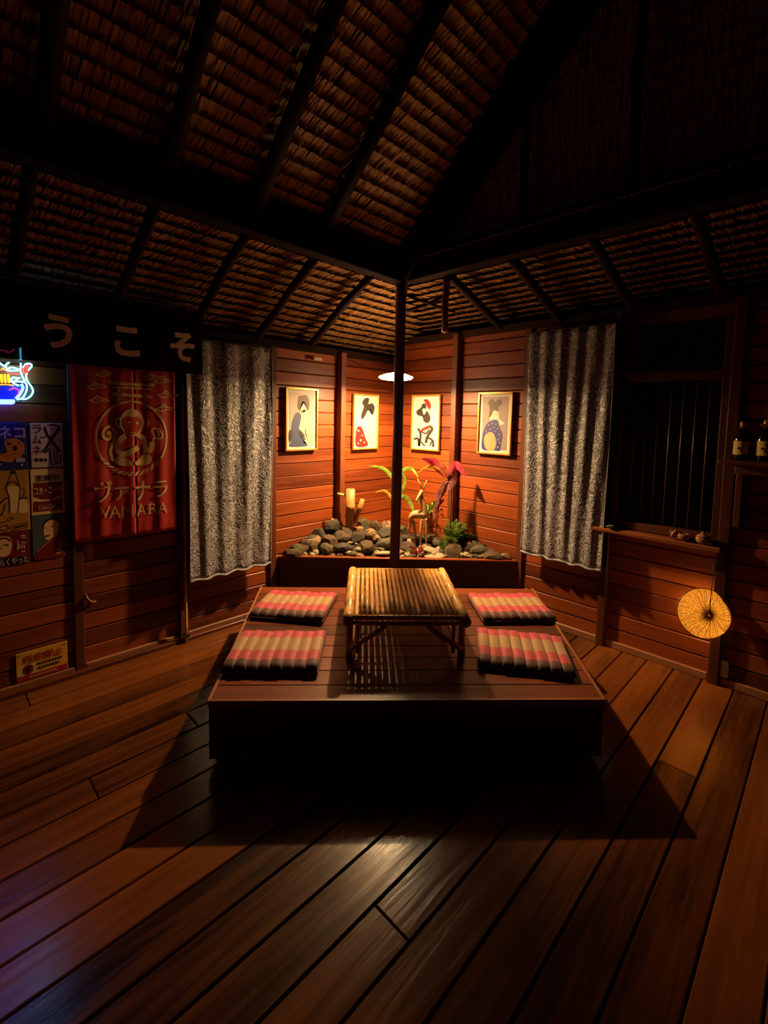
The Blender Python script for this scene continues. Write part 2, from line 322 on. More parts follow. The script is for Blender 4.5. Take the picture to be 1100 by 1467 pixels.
class S2:
    """flat printed shapes drawn in 2D, then laid on a surface by a mapping (u,v)->(x,z)"""
    def __init__(s): s.v, s.f = [], []
    def stroke(s, pts, w, closed=False, smooth=True):
        p = spline(pts, 6, closed) if smooth and len(pts) > 2 else ([tuple(a[q]+(b[q]-a[q])*i/8 for q in (0, 1)) for a, b in zip(pts, pts[1:]) for i in range(8)]+[tuple(pts[-1])])
        n = len(p); o = len(s.v)
        for i in range(n):
            a, b = (p[(i-1) % n], p[(i+1) % n]) if closed else (p[max(0, i-1)], p[min(n-1, i+1)])
            dx, dy = b[0]-a[0], b[1]-a[1]; L = math.hypot(dx, dy) or 1; ww = (w if not isinstance(w, (list, tuple)) else w[0]+(w[1]-w[0])*i/(n-1))/2
            s.v += [(p[i][0]-dy/L*ww, p[i][1]+dx/L*ww), (p[i][0]+dy/L*ww, p[i][1]-dx/L*ww)]
        for i in range(n if closed else n-1):
            j = (i+1) % n; s.f.append([o+2*i, o+2*i+1, o+2*j+1, o+2*j])
        return s
    def blob(s, pts, smooth=True, rings=3):
        p = spline(pts, 5, True) if smooth else list(pts); n = len(p); c = (sum(q[0] for q in p)/n, sum(q[1] for q in p)/n); o = len(s.v)
        s.v.append(c)
        for r in range(1, rings+1): s.v += [(c[0]+(q[0]-c[0])*r/rings, c[1]+(q[1]-c[1])*r/rings) for q in p]
        for i in range(n):
            j = (i+1) % n; s.f.append([o, o+1+i, o+1+j])
            for r in range(1, rings): a, b = o+1+(r-1)*n, o+1+r*n; s.f.append([a+i, b+i, b+j, a+j])
        return s
    def poly(s, pts, smooth=False):
        p = spline(pts, 5, True) if smooth else list(pts); o = len(s.v); s.v += p; s.f.append(list(range(o, o+len(p)))); return s
    def rect(s, x0, y0, x1, y1): return s.poly([(x0, y0), (x1, y0), (x1, y1), (x0, y1)])
    def circ(s, x, y, r, n=20): return s.poly([(x+r*math.cos(2*math.pi*i/n), y+r*math.sin(2*math.pi*i/n)) for i in range(n)])
    def build(s, name, mat, parent, mp, off=.001, surf=None):
        vv = []
        for a, b in s.v:
            x, z = mp(a, b); vv.append((x, -off-(surf(x, z) if surf else 0), z))
        me = bpy.data.meshes.new(name); me.from_pydata(vv, [], s.f)
        bm = bmesh.new(); bm.from_mesh(me)
        for f in bm.faces:
            f.normal_update()
            if f.normal.y > 0: f.normal_flip()
        bm.to_mesh(me); bm.free(); me.materials.append(mat)
        return put(name, me, parent)
def text(name, s, size, mat, parent, x, z, off, align='CENTER', bold=0, sx=1, shear=0, surf=None):
    cu = bpy.data.curves.new('t', 'FONT'); cu.body = s; cu.size = size; cu.align_x = align; cu.offset = bold; cu.shear = shear; cu.resolution_u = 3
    o = bpy.data.objects.new('t', cu); COL.objects.link(o); dg = bpy.context.evaluated_depsgraph_get()
    me = bpy.data.meshes.new_from_object(o.evaluated_get(dg)); bpy.data.objects.remove(o); bpy.data.curves.remove(cu)
    for v in me.vertices:
        X, Z = x+v.co.x*sx, z+v.co.y; v.co = (X, -off-(surf(X, Z) if surf else 0), Z)
    me.materials.clear(); me.materials.append(mat); me.name = name
    return put(name, me, parent)
def zoomL(ox, oy, sc, root, off):       # zoomed-crop pixel -> local (x,z) on a left-wall thing
    def f(u, v): h = hit(ox+u/sc, oy+v/sc, 0, off); return h.y-root.location.y, h.z-root.location.z
    return f
def zoomR(ox, oy, sc, root, off):       # same on a right-wall thing
    def f(u, v): h = hit(ox+u/sc, oy+v/sc, 1, -off); return h.x-root.location.x, h.z-root.location.z
    return f
LW = R(90)   # heading of things hung on the left wall

# ------------------------------------------------------------------ floor
FX1, FY1 = 6.6, -6.6
fl = struct('floor')
seams = [.03]
x = 2.333-.168*13.5
while x < FX1: seams.append(x) if x > .1 else None; x += .168+rnd(-.004, .004)
seams.append(FX1)
for i in range(len(seams)-1):
    a, b = seams[i]+.0035, seams[i+1]-.0035; y = 0.0
    cuts = [-.02]
    t = rnd(-5.5, -.6)
    while t > FY1+.6: cuts.append(t); t -= rnd(3.2, 4.6)
    cuts.append(FY1)
    for k in range(len(cuts)-1):
        L = cuts[k]-cuts[k+1]-.004; dz = rnd(-.0015, .0012)
        MB().box(-(b-a)/2, (b-a)/2, -L/2, L/2, -.03, 0, .004).build('plank', M['floor'], fl, ((a+b)/2, (cuts[k]+cuts[k+1])/2, dz))
MB().box(0, FX1, FY1, 0, -.06, -.035).build('subfloor', M['beam'], fl)

# ------------------------------------------------------------------ walls of lapped boards
BH = .1135
def boards(parent, x0, x1, z0, z1, yoff=0, mat=None, gap=.002):
    z = z0
    while z < z1-.02:
        h = min(BH, z1-z); t = .020+rnd(-.002, .003)
        prof = [(0, 0), (-t, .001), (-t, h-.013), (-t+.013, h-.003), (0, h-.003)]
        MB().prism(prof, -(x1-x0)/2+gap, (x1-x0)/2-gap).build('board', mat or M['wall'], parent, ((x0+x1)/2, yoff, z)); z += BH
def stud(parent, x, w, d, z0, z1, name='stud', mat=None, y=0):
    return MB().box(-w/2, w/2, -d, 0, 0, z1-z0, .004).build(name, mat or M['walldark'], parent, (x, y, z0))
HL, HR = 2.30, 2.50
wl = struct('wall_left', (0, 0, 0), LW)            # local x = room y, wall faces +x
bays = [-6.6, -5.6, -4.55, -3.72, -2.985, -2.33, -1.56, -.84, -.0]
for i in range(len(bays)-1):
    if i == 4: continue                            # the door bay
    boards(wl, bays[i], bays[i+1], .04, HL)
for b in (-5.6, -4.55, -3.72, -1.56): stud(wl, b, .06, .045, .0, HL)
stud(wl, -2.985, .055, .036, 0, HL); stud(wl, -2.32, .06, .052, 0, HL); stud(wl, -.84, .06, .10, 0, HL)
stud(wl, -.03, .06, .05, 0, HL)
MB().box(-6.6, 0, .0, .02, 0, HL).build('backing', M['beam'], wl)
MB().box(-6.6, 0, -.05, .02, HL-.03, HL+.035, .006).build('wall_plate', M['beam'], wl)
wr = struct('wall_right', (0, 0, 0), 0)
rb = [0, .82, 1.53, 2.235, 2.955, 3.75, 4.7, 5.7, 6.6]
for i in range(len(rb)-1):
    boards(wr, rb[i], rb[i+1], .04, .90 if i == 3 else HR)
for b in (1.53, 3.75, 4.7, 5.7): stud(wr, b, .06, .045, 0, HR)
stud(wr, .82, .06, .10, 0, HR); stud(wr, 2.235, .055, .06, 0, HR); stud(wr, 2.955, .06, .06, 0, HR); stud(wr, .03, .05, .05, 0, HR)
for a, b in ((0, 2.21), (2.98, 6.6)): MB().box(a, b, .0, .02, 0, HR).build('backing', M['beam'], wr)
MB().box(2.21, 2.98, 0, .02, 0, .90).build('backing', M['beam'], wr)
MB().box(2.26, 2.93, -.03, .02, 2.40, 2.50).build('header', M['walldark'], wr)
MB().box(0, 6.6, -.05, .02, HR-.03, HR+.035, .006).build('wall_plate', M['beam'], wr)
wb = struct('wall_back', (0, FY1, 0), R(180)); boards(wb, -6.6, 0, .04, 2.75)
wf = struct('wall_front', (FX1, 0, 0), R(-90)); boards(wf, 0, 6.6, .04, 2.75)
MB().box(-6.6, 0, 0, .02, 0, 2.75).build('backing', M['beam'], wb); MB().box(0, 6.6, 0, .02, 0, 2.75).build('backing', M['beam'], wf)
# door bay behind the red banner
d1 = struct('door_1', (0, 0, 0), LW)
boards(d1, -2.955, -2.352, .05, 2.22, .004)
h_ = [(-2.95, -.025, .52), (-2.943, -.045, .49), (-2.925, -.05, .465), (-2.90, -.045, .455), (-2.893, -.025, .453)]
MB().tube(h_, .009, 8).build('handle', M['sill'], d1, smooth=True)
# baseboards and the door track
bl = struct('baseboard_left', (0, 0, 0), LW)
for a, b in ((-6.6, -3.015), (-2.955, -2.352), (-2.29, -1.6)): MB().box(a, b, -.035, 0, 0, .052, .004).build('strip', M['base'], bl)
MB().box(-6.6, -1.6, -.075, -.037, 0, .028, .004).build('door_track', M['plat'], bl)
br = struct('baseboard_right')
for a, b in ((1.6, 2.205), (2.265, 2.92), (2.99, 6.6)): MB().box(a, b, -.035, 0, 0, .052, .004).build('strip', M['base'], br)

# barred window in the right wall
w1 = struct('window_1')
MB().box(2.262, 2.305, -.05, .03, .93, 2.40, .004).build('jamb', M['walldark'], w1); MB().box(2.885, 2.925, -.05, .03, .93, 2.40, .004).build('jamb', M['walldark'], w1)
MB().box(2.305, 2.885, -.05, .03, 2.00, 2.06, .004).build('mullion', M['walldark'], w1); MB().box(2.305, 2.885, -.05, .03, .93, .985, .004).build('bottom_rail', M['walldark'], w1)
for k in range(7):
    xx = 2.375+k*.0735; MB().tube([(xx, -.005, .985), (xx, -.005, 2.0)], .0045, 6).build('bar', M['rod'], w1, smooth=True)
MB().box(2.15, 2.955, -.135, -.062, .895, .925, .006).build('sill', M['sill'], w1)
MB().box(2.29, 2.92, -.075, .02, .895, .925, .004).build('sill_back', M['sill'], w1)

# ------------------------------------------------------------------ roof
ce = struct('ceiling')
XP, YP, ZB, ZT = .83, -.845, 2.785, 2.935
RIDGE_X, SL = 3.55, .98
def beam(p0, p1, w, h, name='beam', mat='beam'):
    p0, p1 = Vector(p0), Vector(p1); d = p1-p0; L = d.length
    o = MB().box(0, L, -w/2, w/2, -h/2, h/2, .006).build(name, M[mat], ce, p0)
    o.rotation_mode = 'QUATERNION'; o.rotation_quaternion = d.to_track_quat('X', 'Z'); return o
def pole(p0, p1, r, name='rafter', mat='beam'):
    p0, p1 = Vector(p0), Vector(p1); d = p1-p0; n = 5; b = MB()
    b.tube([(d.length*i/n, rnd(-.006, .006), rnd(-.006, .006)) for i in range(n+1)], [r*rnd(.9, 1.1) for _ in range(n+1)], 8)
    o = b.build(name, M[mat], ce, p0, smooth=True); o.rotation_mode = 'QUATERNION'; o.rotation_quaternion = d.to_track_quat('X', 'Z'); return o
zc = (ZB+ZT)/2
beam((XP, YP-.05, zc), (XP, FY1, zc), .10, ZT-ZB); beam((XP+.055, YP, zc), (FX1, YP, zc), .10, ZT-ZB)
LL = lambda x: 2.345+(2.86-2.345)*x/XP           # left lean-to plane
LR = lambda y: 2.54+(2.86-2.54)*(-y)/(-YP)     # right lean-to plane
def thatch(O, U, V, N, ulen, vlen, dv, wid, ok, name='thatch_row', push=.046, over=.32, seed=1):
    O, U, V, N = Vector(O), Vector(U).normalized(), Vector(V).normalized(), Vector(N).normalized(); rg = random.Random(seed); k = 0
    while k*dv < vlen:
        b = MB(); u = 0; v0 = k*dv
        while u < ulen:
            w = wid*rg.uniform(.6, 1.5)
            if ok(O+U*u+V*v0) and ok(O+U*u+V*(v0+dv*.6)):
                sk, lo, hi = rg.uniform(-.008, .008), v0-dv*over*rg.uniform(.5, 1.3), v0+dv*rg.uniform(.96, 1.03)
                t = rg.uniform(-.003, .004); cu = rg.uniform(-.003, .004)
                Lp, Rp = [], []
                for q in range(3):
                    f = q/2; vv = lo+(hi-lo)*f; out = push*(1-f)+t+(cu if q == 1 else 0)
                    Lp.append(O+U*(u-w*.56+sk*f)+V*vv-N*(out+rg.uniform(-.002, .002))); Rp.append(O+U*(u+w*.56+sk*f)+V*vv-N*(out+rg.uniform(-.002, .002)))
                b.strip(Lp, Rp)
            u += w
        if b.f: b.build(name, M['thatch'], ce, recalc=False)
        k += 1
def plate(pts, name='roof_deck'): MB_ = MB(); MB_.v = [tuple(p) for p in pts]; MB_.f = [list(range(len(pts)))]; return MB_.build(name, M['beam'], ce, recalc=False)
a = math.atan2(LL(1)-LL(0), 1); ca, sa = math.cos(a), math.sin(a)
thatch((-.25, .05, LL(-.25)+.05), (0, -1, 0), (ca, 0, sa), (sa, 0, -ca), 6.7, 1.30, .073, .009, lambda p: LL(p.x) <= LR(p.y)+.004 or p.y < YP, seed=3)
b_ = math.atan2(LR(-1)-LR(0), 1); cb, sb = math.cos(b_), math.sin(b_)
thatch((-.05, .25, LR(.25)+.05), (1, 0, 0), (0, -cb, sb), (0, -sb, -cb), 6.7, 1.22, .073, .009, lambda p: LR(p.y) <= LL(p.x)+.004 or p.x > XP, seed=4)
plate([(-.3, .3, LL(-.3)+.11), (-.3, FY1, LL(-.3)+.11), (XP+.05, FY1, LL(XP)+.13), (XP+.05, YP, LL(XP)+.13)])
plate([(-.3, .3, LR(.3)+.11), (FX1, .3, LR(.3)+.11), (FX1, YP-.05, LR(YP)+.13), (XP, YP-.05, LR(YP)+.13)])
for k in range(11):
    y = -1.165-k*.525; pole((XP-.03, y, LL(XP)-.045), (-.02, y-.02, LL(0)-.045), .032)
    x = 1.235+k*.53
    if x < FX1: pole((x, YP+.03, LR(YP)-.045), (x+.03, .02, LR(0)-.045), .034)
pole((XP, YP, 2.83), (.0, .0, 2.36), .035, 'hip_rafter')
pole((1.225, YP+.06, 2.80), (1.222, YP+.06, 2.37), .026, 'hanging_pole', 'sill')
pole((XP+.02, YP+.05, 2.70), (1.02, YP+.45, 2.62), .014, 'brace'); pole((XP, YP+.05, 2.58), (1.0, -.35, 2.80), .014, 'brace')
# main roof: left slope rises from the beam, gable stands over the right beam
sl = math.atan(SL); cs, ss = math.cos(sl), math.sin(sl); zr = ZT+.05
thatch((XP-.05, YP, zr-.03), (0, -1, 0), (cs, 0, ss), (ss, 0, -cs), 5.8, (RIDGE_X-XP)/cs,   .088, .012, lambda p: True, push=.050, seed=5)
zrt = zr+SL*(RIDGE_X-XP)
plate([(XP-.1, YP+.05, zr+.02), (XP-.1, FY1, zr+.02), (RIDGE_X, FY1, zrt+.12), (RIDGE_X, YP+.05, zrt+.12)])
plate([(RIDGE_X, YP+.05, zrt+.12), (RIDGE_X, FY1, zrt+.12), (FX1, FY1, zr+.02), (FX1, YP+.05, zr+.02)])
thatch((FX1, FY1, zr-.05), (0, 1, 0), (-cs, 0, ss), (-ss, 0, -cs), 5.75, (FX1-RIDGE_X)/cs, .12, .035, lambda p: True, push=.04, seed=6)
thatch((XP, YP+.06, ZT-.03), (1, 0, 0), (0, 0, 1), (0, -1, 0), FX1-XP, zrt-ZT, .092, .013, lambda p: p.z < zr+SL*(p.x-XP) and p.z < zr+SL*(FX1-.1-p.x), push=.026, seed=8)
plate([(XP-.1, YP+.12, ZT-.05), (FX1, YP+.12, ZT-.05), (FX1, YP+.12, zr), (RIDGE_X, YP+.12, zrt+.1), (XP-.1, YP+.12, zr)])
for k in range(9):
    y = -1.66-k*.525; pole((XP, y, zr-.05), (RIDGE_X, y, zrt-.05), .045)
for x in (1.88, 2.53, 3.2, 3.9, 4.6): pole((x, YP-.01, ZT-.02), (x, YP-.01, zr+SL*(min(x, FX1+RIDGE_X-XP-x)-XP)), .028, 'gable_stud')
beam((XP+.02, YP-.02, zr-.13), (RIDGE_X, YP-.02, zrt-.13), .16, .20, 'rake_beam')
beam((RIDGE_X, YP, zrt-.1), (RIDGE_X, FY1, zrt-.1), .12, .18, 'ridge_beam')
beam((XP, YP-2.0, ZT+.06), (FX1, YP-2.0, ZT+.06), .10, .16, 'tie_beam') if False else None

# roof post in front of the planter
pp = diag(.111, 3.865)
po = thing('roof_post', 'dark rough-hewn roof post standing in front of the stone planter', 'post', (pp.x, pp.y, 0))
MB().tube([(rnd(-.003, .003), rnd(-.003, .003), z) for z in (0, .4, .8, 1.2, 1.6, 2.0, 2.4, 2.79)], [.043, .044, .042, .045, .042, .043, .041, .043], 12).build('shaft', M['beamz'], po, smooth=True)
MB().tube([(0.046, -.004, .3), (.047, 0, 1.2), (.046, .002, 2.7)], .005, 6).build('cable', M['cord'], po)

# ------------------------------------------------------------------ platform
PZ = .34
KP = (1.7-PZ)/1.4
pr = R(44.6+2.42); po_ = diag(.158*KP, 2.199*KP)
pl = thing('seating_platform', 'low dark wooden seating platform with plank top under the bamboo table', 'platform', (po_.x, po_.y, 0), pr)
PD = 1.535*KP
pxl = lambda y: (-.995-.085*y/PD)*KP
pxr = lambda y: (.995+.19*y/PD)*KP
nk = 11
for i in range(nk):
    y0, y1 = PD*i/nk+.0015, PD*(i+1)/nk-.0015; g = .014; b = MB(); c = .003
    for z, q in ((PZ-.025, 0), (PZ-c, 0), (PZ, c)):
        b.v += [(pxl(y0)+g+q, y0+q+(.014 if i == 0 else 0), z), (pxr(y0)-g-q, y0+q+(.014 if i == 0 else 0), z), (pxr(y1)-g-q, y1-q, z), (pxl(y1)+g+q, y1-q, z)]
    b.f = [[0, 1, 2, 3], [8, 9, 10, 11]]+[[r*4+k, r*4+(k+1) % 4, r*4+4+(k+1) % 4, r*4+4+k] for r in (0, 1) for k in range(4)]
    b.build('top_plank', M['plat'], pl)
def quadbox(pts, z0, z1, name, mat):
    b = MB(); b.v = [(x, y, z) for z in (z0, z1) for x, y in pts]; n = len(pts)
    b.f = [list(range(n))[::-1], list(range(n, 2*n))]+[[k, (k+1) % n, n+(k+1) % n, n+k] for k in range(n)]; return b.build(name, M[mat], pl)
quadbox([(pxl(0), 0), (pxr(0), 0), (pxr(0)-.014, .014), (pxl(0)+.014, .014)], PZ-.03, PZ+.003, 'rim', 'rim')
quadbox([(pxl(0), 0), (pxl(0)+.0135, .0145), (pxl(PD)+.0135, PD), (pxl(PD), PD)], PZ-.03, PZ+.003, 'rim', 'rim')
quadbox([(pxr(0), 0), (pxr(PD), PD), (pxr(PD)-.0135, PD), (pxr(0)-.0135, .0145)], PZ-.03, PZ+.003, 'rim', 'rim')
MB().box(pxl(0)+.08, pxr(0)-.08, .08, PD-.05, 0, .045).build('plinth', M['beam'], pl)
for z0, z1 in ((.046, .180), (.183, PZ-.031)):
    MB().box(pxl(0)+.004, pxr(0)-.004, .004, .026, z0, z1, .003).build('front_board', M['plat'], pl)
    quadbox([(pxl(.03)+.004, .03), (pxl(.03)+.026, .03), (pxl(PD)+.026, PD), (pxl(PD)+.004, PD)], z0, z1, 'side_board', 'plat')
    quadbox([(pxr(.03)-.026, .03), (pxr(.03)-.004, .03), (pxr(PD)-.004, PD), (pxr(PD)-.026, PD)], z0, z1, 'side_board', 'plat')

# ------------------------------------------------------------------ bamboo table
tp = diag(.137*KP, 2.985*KP)
tb = thing('bamboo_table', 'low bamboo table of round canes in the middle of the platform', 'table', (tp.x, tp.y, PZ+.001), R(44.6+2.2))
def cane(p0, p1, r, name, parent, n=10, node=.17, start=None, mat='bamboo'):
    p0, p1 = Vector(p0), Vector(p1); L = (p1-p0).length; d = (p1-p0)/L; ts = [0]; rs = [r]; t = start if start is not None else rnd(.05, node)
    while t < L-.02:
        for q, k in ((-.008, 1.0), (-.003, 1.10), (.001, .97), (.004, 1.10), (.01, 1.0)): ts.append(t+q); rs.append(r*k)
        t += node*rnd(.9, 1.1)
    ts.append(L); rs.append(r); ts, rs = zip(*sorted(zip(ts, rs)))
    return MB().tube([p0+d*q for q in ts], list(rs), n).build(name, M[mat], parent, smooth=True)
tw, tl, th = .326, .413, .258        # half width to rail centre, half length, top height
for s in (-1, 1):
    ra = cane((s*tw, -tl-.02, th-.018), (s*tw, tl+.01, th-.018), .030, 'side_rail', tb, 14, .2)
    for e_ in (-1, 1):
        MB().tube([(s*tw, e_*(tl+.012)-.0075, th-.018), (s*tw, e_*(tl+.012)-.0085, th-.018)], .018, 12).build('cane_end', M['bamboodark'], ra)
        cane((s*(tw-.005), e_*(tl-.055), 0), (s*(tw-.005), e_*(tl-.055), th-.045), .021, 'leg', tb, 12, .11)
        cane((s*(tw-.055), e_*(tl-.05), .03), (s*(tw-.055), e_*(tl-.05), th-.05), .012, 'upright', tb, 8, .1)
        cane((s*(tw-.01), e_*(tl-.025), .062), (s*.115, e_*(tl-.02), th-.055), .015, 'brace', tb, 10, .09)
    cane((s*(tw-.035), -tl+.03, .075), (s*(tw-.035), tl-.03, .075), .013, 'stretcher', tb, 8, .15)
for e_ in (-1, 1):
    cane((-tw+.02, e_*(tl-.012), th-.005), (tw-.02, e_*(tl-.012), th-.005), .014, 'end_rail', tb, 10, .25)
    cane((-tw+.02, e_*(tl-.02), th-.040), (tw-.02, e_*(tl-.02), th-.040), .012, 'end_rail', tb, 10, .2)
ns = 20
for k in range(ns):
    x = -tw+.045+(2*tw-.09)*k/(ns-1); cane((x, -tl, th-.004+rnd(-.001, .001)), (x+rnd(-.003, .003), tl-.02, th-.004), .0134*rnd(.94, 1.04), 'slat', tb, 8, rnd(.28, .36))
for y in (-.2, .1, .3): cane((-tw, y, th-.027), (tw, y, th-.027), .009, 'under_slat', tb, 8, .3, mat='bamboodark')

# ------------------------------------------------------------------ cushions
def roll_mesh(w, L, h):
    b = MB(); nu, nv = 12, 13; o = 0
    for j in range(nv):
        t = -1+2*j/(nv-1); yy = t*L/2; s_ = (1-abs(t)**5)**.5*.96+.04
        for i in range(nu):
            a = 2*math.pi*i/nu; cx, cz = math.cos(a), math.sin(a)
            b.v.append((w/2*1.03*math.copysign(abs(cx)**.7, cx), yy*(1-.02*abs(cz)), h/2+h/2*s_*math.copysign(abs(cz)**.75, cz)))
    for j in range(nv-1):
        for i in range(nu): b.f.append([j*nu+i, j*nu+(i+1) % nu, (j+1)*nu+(i+1) % nu, (j+1)*nu+i])
    b.f += [list(range(nu))[::-1], [(nv-1)*nu+i for i in range(nu)]]
    return b.mesh('padded_roll', M['cushion'], True)
RM = roll_mesh(.0635, .45, .052)
cl = [(-.597, 2.615, 1.5, 'striped pink and gold floor cushion on the banner side, at the platform\'s open front', 0),
      (-.620, 3.275, -7, 'striped pink and gold floor cushion on the banner side, at the planter end', 1),
      (.952, 3.33, 4, 'striped pink and gold floor cushion on the barred-window side, at the planter end', 2),
      (.853, 2.68, -10, 'striped pink and gold floor cushion on the barred-window side, at the platform\'s open front', 3)]
for a_, d_, rot, lab, k in cl:
    p = diag(a_*KP, d_*KP); c = thing('floor_cushion', lab, 'cushion', (p.x, p.y, PZ+.002), R(44.6+rot), 'floor cushions around the bamboo table')
    MB().box(-.25, .25, -.222, .222, .0, .026, .008).build('base', M['maroon'], c)
    for i in range(8):
        o = put('padded_roll', RM, c, ((i-3.5)*.0625, rnd(-.003, .003), .008+.004*math.sin(i*2+k)+(.006*(i-3.5)/3.5 if k == 1 else 0)))
    MB().tube([(-.252, -.226, .02), (.252, -.226, .02), (.252, .226, .02), (-.252, .226, .02), (-.252, -.226, .02)], .005, 6).build('piping', M['maroon'], c)

# ------------------------------------------------------------------ planter in the corner
PLZ = .480
plt = thing('corner_planter', 'dark timber planter box filled with stones across the room corner', 'planter', (0, 0, 0))
q = 1.555; s2 = math.sqrt(.5); Lf = q*math.sqrt(2)
for z0, z1 in ((0, .245), (.248, PLZ-.012)):
    o = MB().box(.05, Lf-.05, 0, .028, z0, z1, .003).build('front_board', M['planter'], plt, (.02, -q+.02, 0), R(45))
o = MB().box(.035, Lf-.035, -.012, .04, PLZ-.012, PLZ+.008, .004).build('rim', M['plat'], plt, (.02, -q+.02, 0), R(45))
def soil(x, y):
    h = .472
    for cx, cy_, s, am in ((.22, -1.0, .30, .15), (.30, -.55, .25, .10), (.75, -.25, .22, .05)): h += am*math.exp(-((x-cx)**2+(y-cy_)**2)/(2*s*s))*min(1, max(0, (q-(x-y))*s2-.05)/.28)
    return h
b = MB(); n = 26; idx = {}
for i in range(n+1):
    for j in range(n+1-i):
        x, y = .026+(q-.10)*i/n, -.026-(q-.10)*j/n; idx[i, j] = len(b.v); b.v.append((x, y, soil(x, y)+rnd(-.006, .006)))
for i in range(n):
    for j in range(n-i):
        b.f.append([idx[i, j], idx[i, j+1], idx[i+1, j]])
        if i+j < n-1: b.f.append([idx[i+1, j], idx[i, j+1], idx[i+1, j+1]])
b.build('soil', M['soil'], plt, smooth=True)
def on_soil(px, py, dz=0):
    r = ray(px, py); t = 2.5
    while t < 9:
        p = CAM+r*t
        if p.z < soil(p.x, p.y)+dz or p.x < .04 or p.y > -.04: break
        t += .01
    return p, t
def rock_mesh(seed, sub, rough, flat):
    rg = random.Random(seed); bm = bmesh.new(); bmesh.ops.create_icosphere(bm, subdivisions=sub, radius=1)
    pl_ = [(Vector((rg.gauss(0, 1), rg.gauss(0, 1), rg.gauss(0, 1))).normalized(), rg.uniform(.55, .9)) for _ in range(flat)]
    for v in bm.verts:
        for n_, d in pl_:
            e_ = v.co.dot(n_)-d
            if e_ > 0: v.co -= n_*e_*.95
        v.co *= 1+rg.uniform(-rough, rough)
    me = bpy.data.meshes.new('rock'); bm.to_mesh(me); bm.free(); return me
rmesh = {}
def rock(px, py, w, h, kind, i, name='rock', lab=None, grp='stones heaped in the corner planter', tilt=None):
    p, t = on_soil(px, py+h*.35); D = (p-CAM).dot(FW); sx, sz = w/2/F*D, h/2/F*D
    vi = i % 7; key = (kind, vi, name)
    if key not in rmesh:
        me = rock_mesh(vi*11+hash(kind) % 5 if False else vi*11+len(kind), 2 if name == 'rock' else 1, .045, 9 if kind in ('dark', 'tan') else 6); me.materials.append(M['rock_'+kind])
        for f in me.polygons: f.use_smooth = kind == 'pale'
        rmesh[key] = me
    z = soil(p.x, p.y)+sz*.55
    p = Vector((max(p.x, sx*.9+.03), min(p.y, -sx*.9-.03), z)); ex = p.x-p.y-(q-.055-sx*.35)
    if ex > 0: p.x = max(.03+sx*.8, p.x-ex*.5); p.y = min(-.03-sx*.8, p.y+ex*.5)
    if p.x-p.y > q-.06: (setattr(p, 'x', q-.06+p.y) if p.x > -p.y else setattr(p, 'y', p.x-(q-.06)))
    p.z = soil(p.x, p.y)+sz*.55
    o = put(name, rmesh[key], None, p, R(45)); o.scale = (sx*1.12, sx*rnd(.8, 1.05), sz*1.15); o.rotation_euler = (rnd(-.35, .35), rnd(-.4, .4) if tilt is None else tilt, R(45)+rnd(-.5, .5))
    if not lab or name == 'pebble':
        size = ('large ' if w > 20 else 'medium ' if w > 13 else 'smallish ') if name == 'rock' else ('small ' if w > 9 else 'tiny ')
        where = next(q_ for lim, q_ in ((452, 'by the curtain next to the banner'), (492, 'before the bamboo spout'), (530, 'beside the bamboo spout'), (577, 'near the roof post'), (622, 'at the carved deer\'s feet'), (676, 'around the ferns'), (9999, 'by the curtain next to the window')) if px < lim)
        lab = size+RL[kind]+' '+name.replace('rock', 'stone')+' '+where+', in the planter'
    tag(o, lab, 'rock', grp); return o
RL = {'dark': 'dark grey craggy', 'brown': 'brown mottled', 'tan': 'sandy tan', 'pale': 'pale cream', 'green': 'mossy green-grey'}
z5 = [(125, 845, 170, 90, 'brown'), (170, 765, 70, 70, 'tan'), (300, 790, 110, 110, 'brown'), (235, 850, 80, 60, 'dark'), (320, 690, 110, 75, 'brown'), (415, 705, 120, 120, 'dark'), (472, 710, 62, 66, 'tan'),
      (515, 650, 160, 130, 'dark'), (385, 830, 110, 110, 'brown'), (270, 880, 95, 42, 'pale'), (510, 855, 75, 48, 'pale'), (490, 888, 55, 34, 'pale'), (545, 785, 165, 95, 'brown'), (645, 835, 160, 95, 'dark'),
      (740, 888, 115, 46, 'green'), (620, 745, 115, 75, 'dark'), (830, 825, 140, 110, 'brown'), (850, 725, 115, 80, 'dark'), (912, 758, 100, 60, 'tan'), (790, 620, 115, 105, 'green'), (880, 590, 90, 90, 'green'),
      (920, 650, 115, 105, 'brown'), (972, 560, 66, 115, 'tan'), (1022, 595, 72, 125, 'pale'), (1015, 690, 74, 95, 'tan'), (990, 800, 155, 95, 'green'), (980, 890, 155, 44, 'pale'), (700, 797, 64, 30, 'tan'),
      (772, 855, 55, 42, 'pale'), (566, 882, 44, 38, 'pale'), (365, 660, 60, 40, 'tan'), (600, 880, 90, 46, 'dark'), (180, 700, 40, 26, 'tan'), (80, 800, 70, 50, 'dark')]
for i, (u, v, w, h, k) in enumerate(z5): rock(380+u/5.79, 640+v/5.79, w/5.79, h/5.79, k, i)
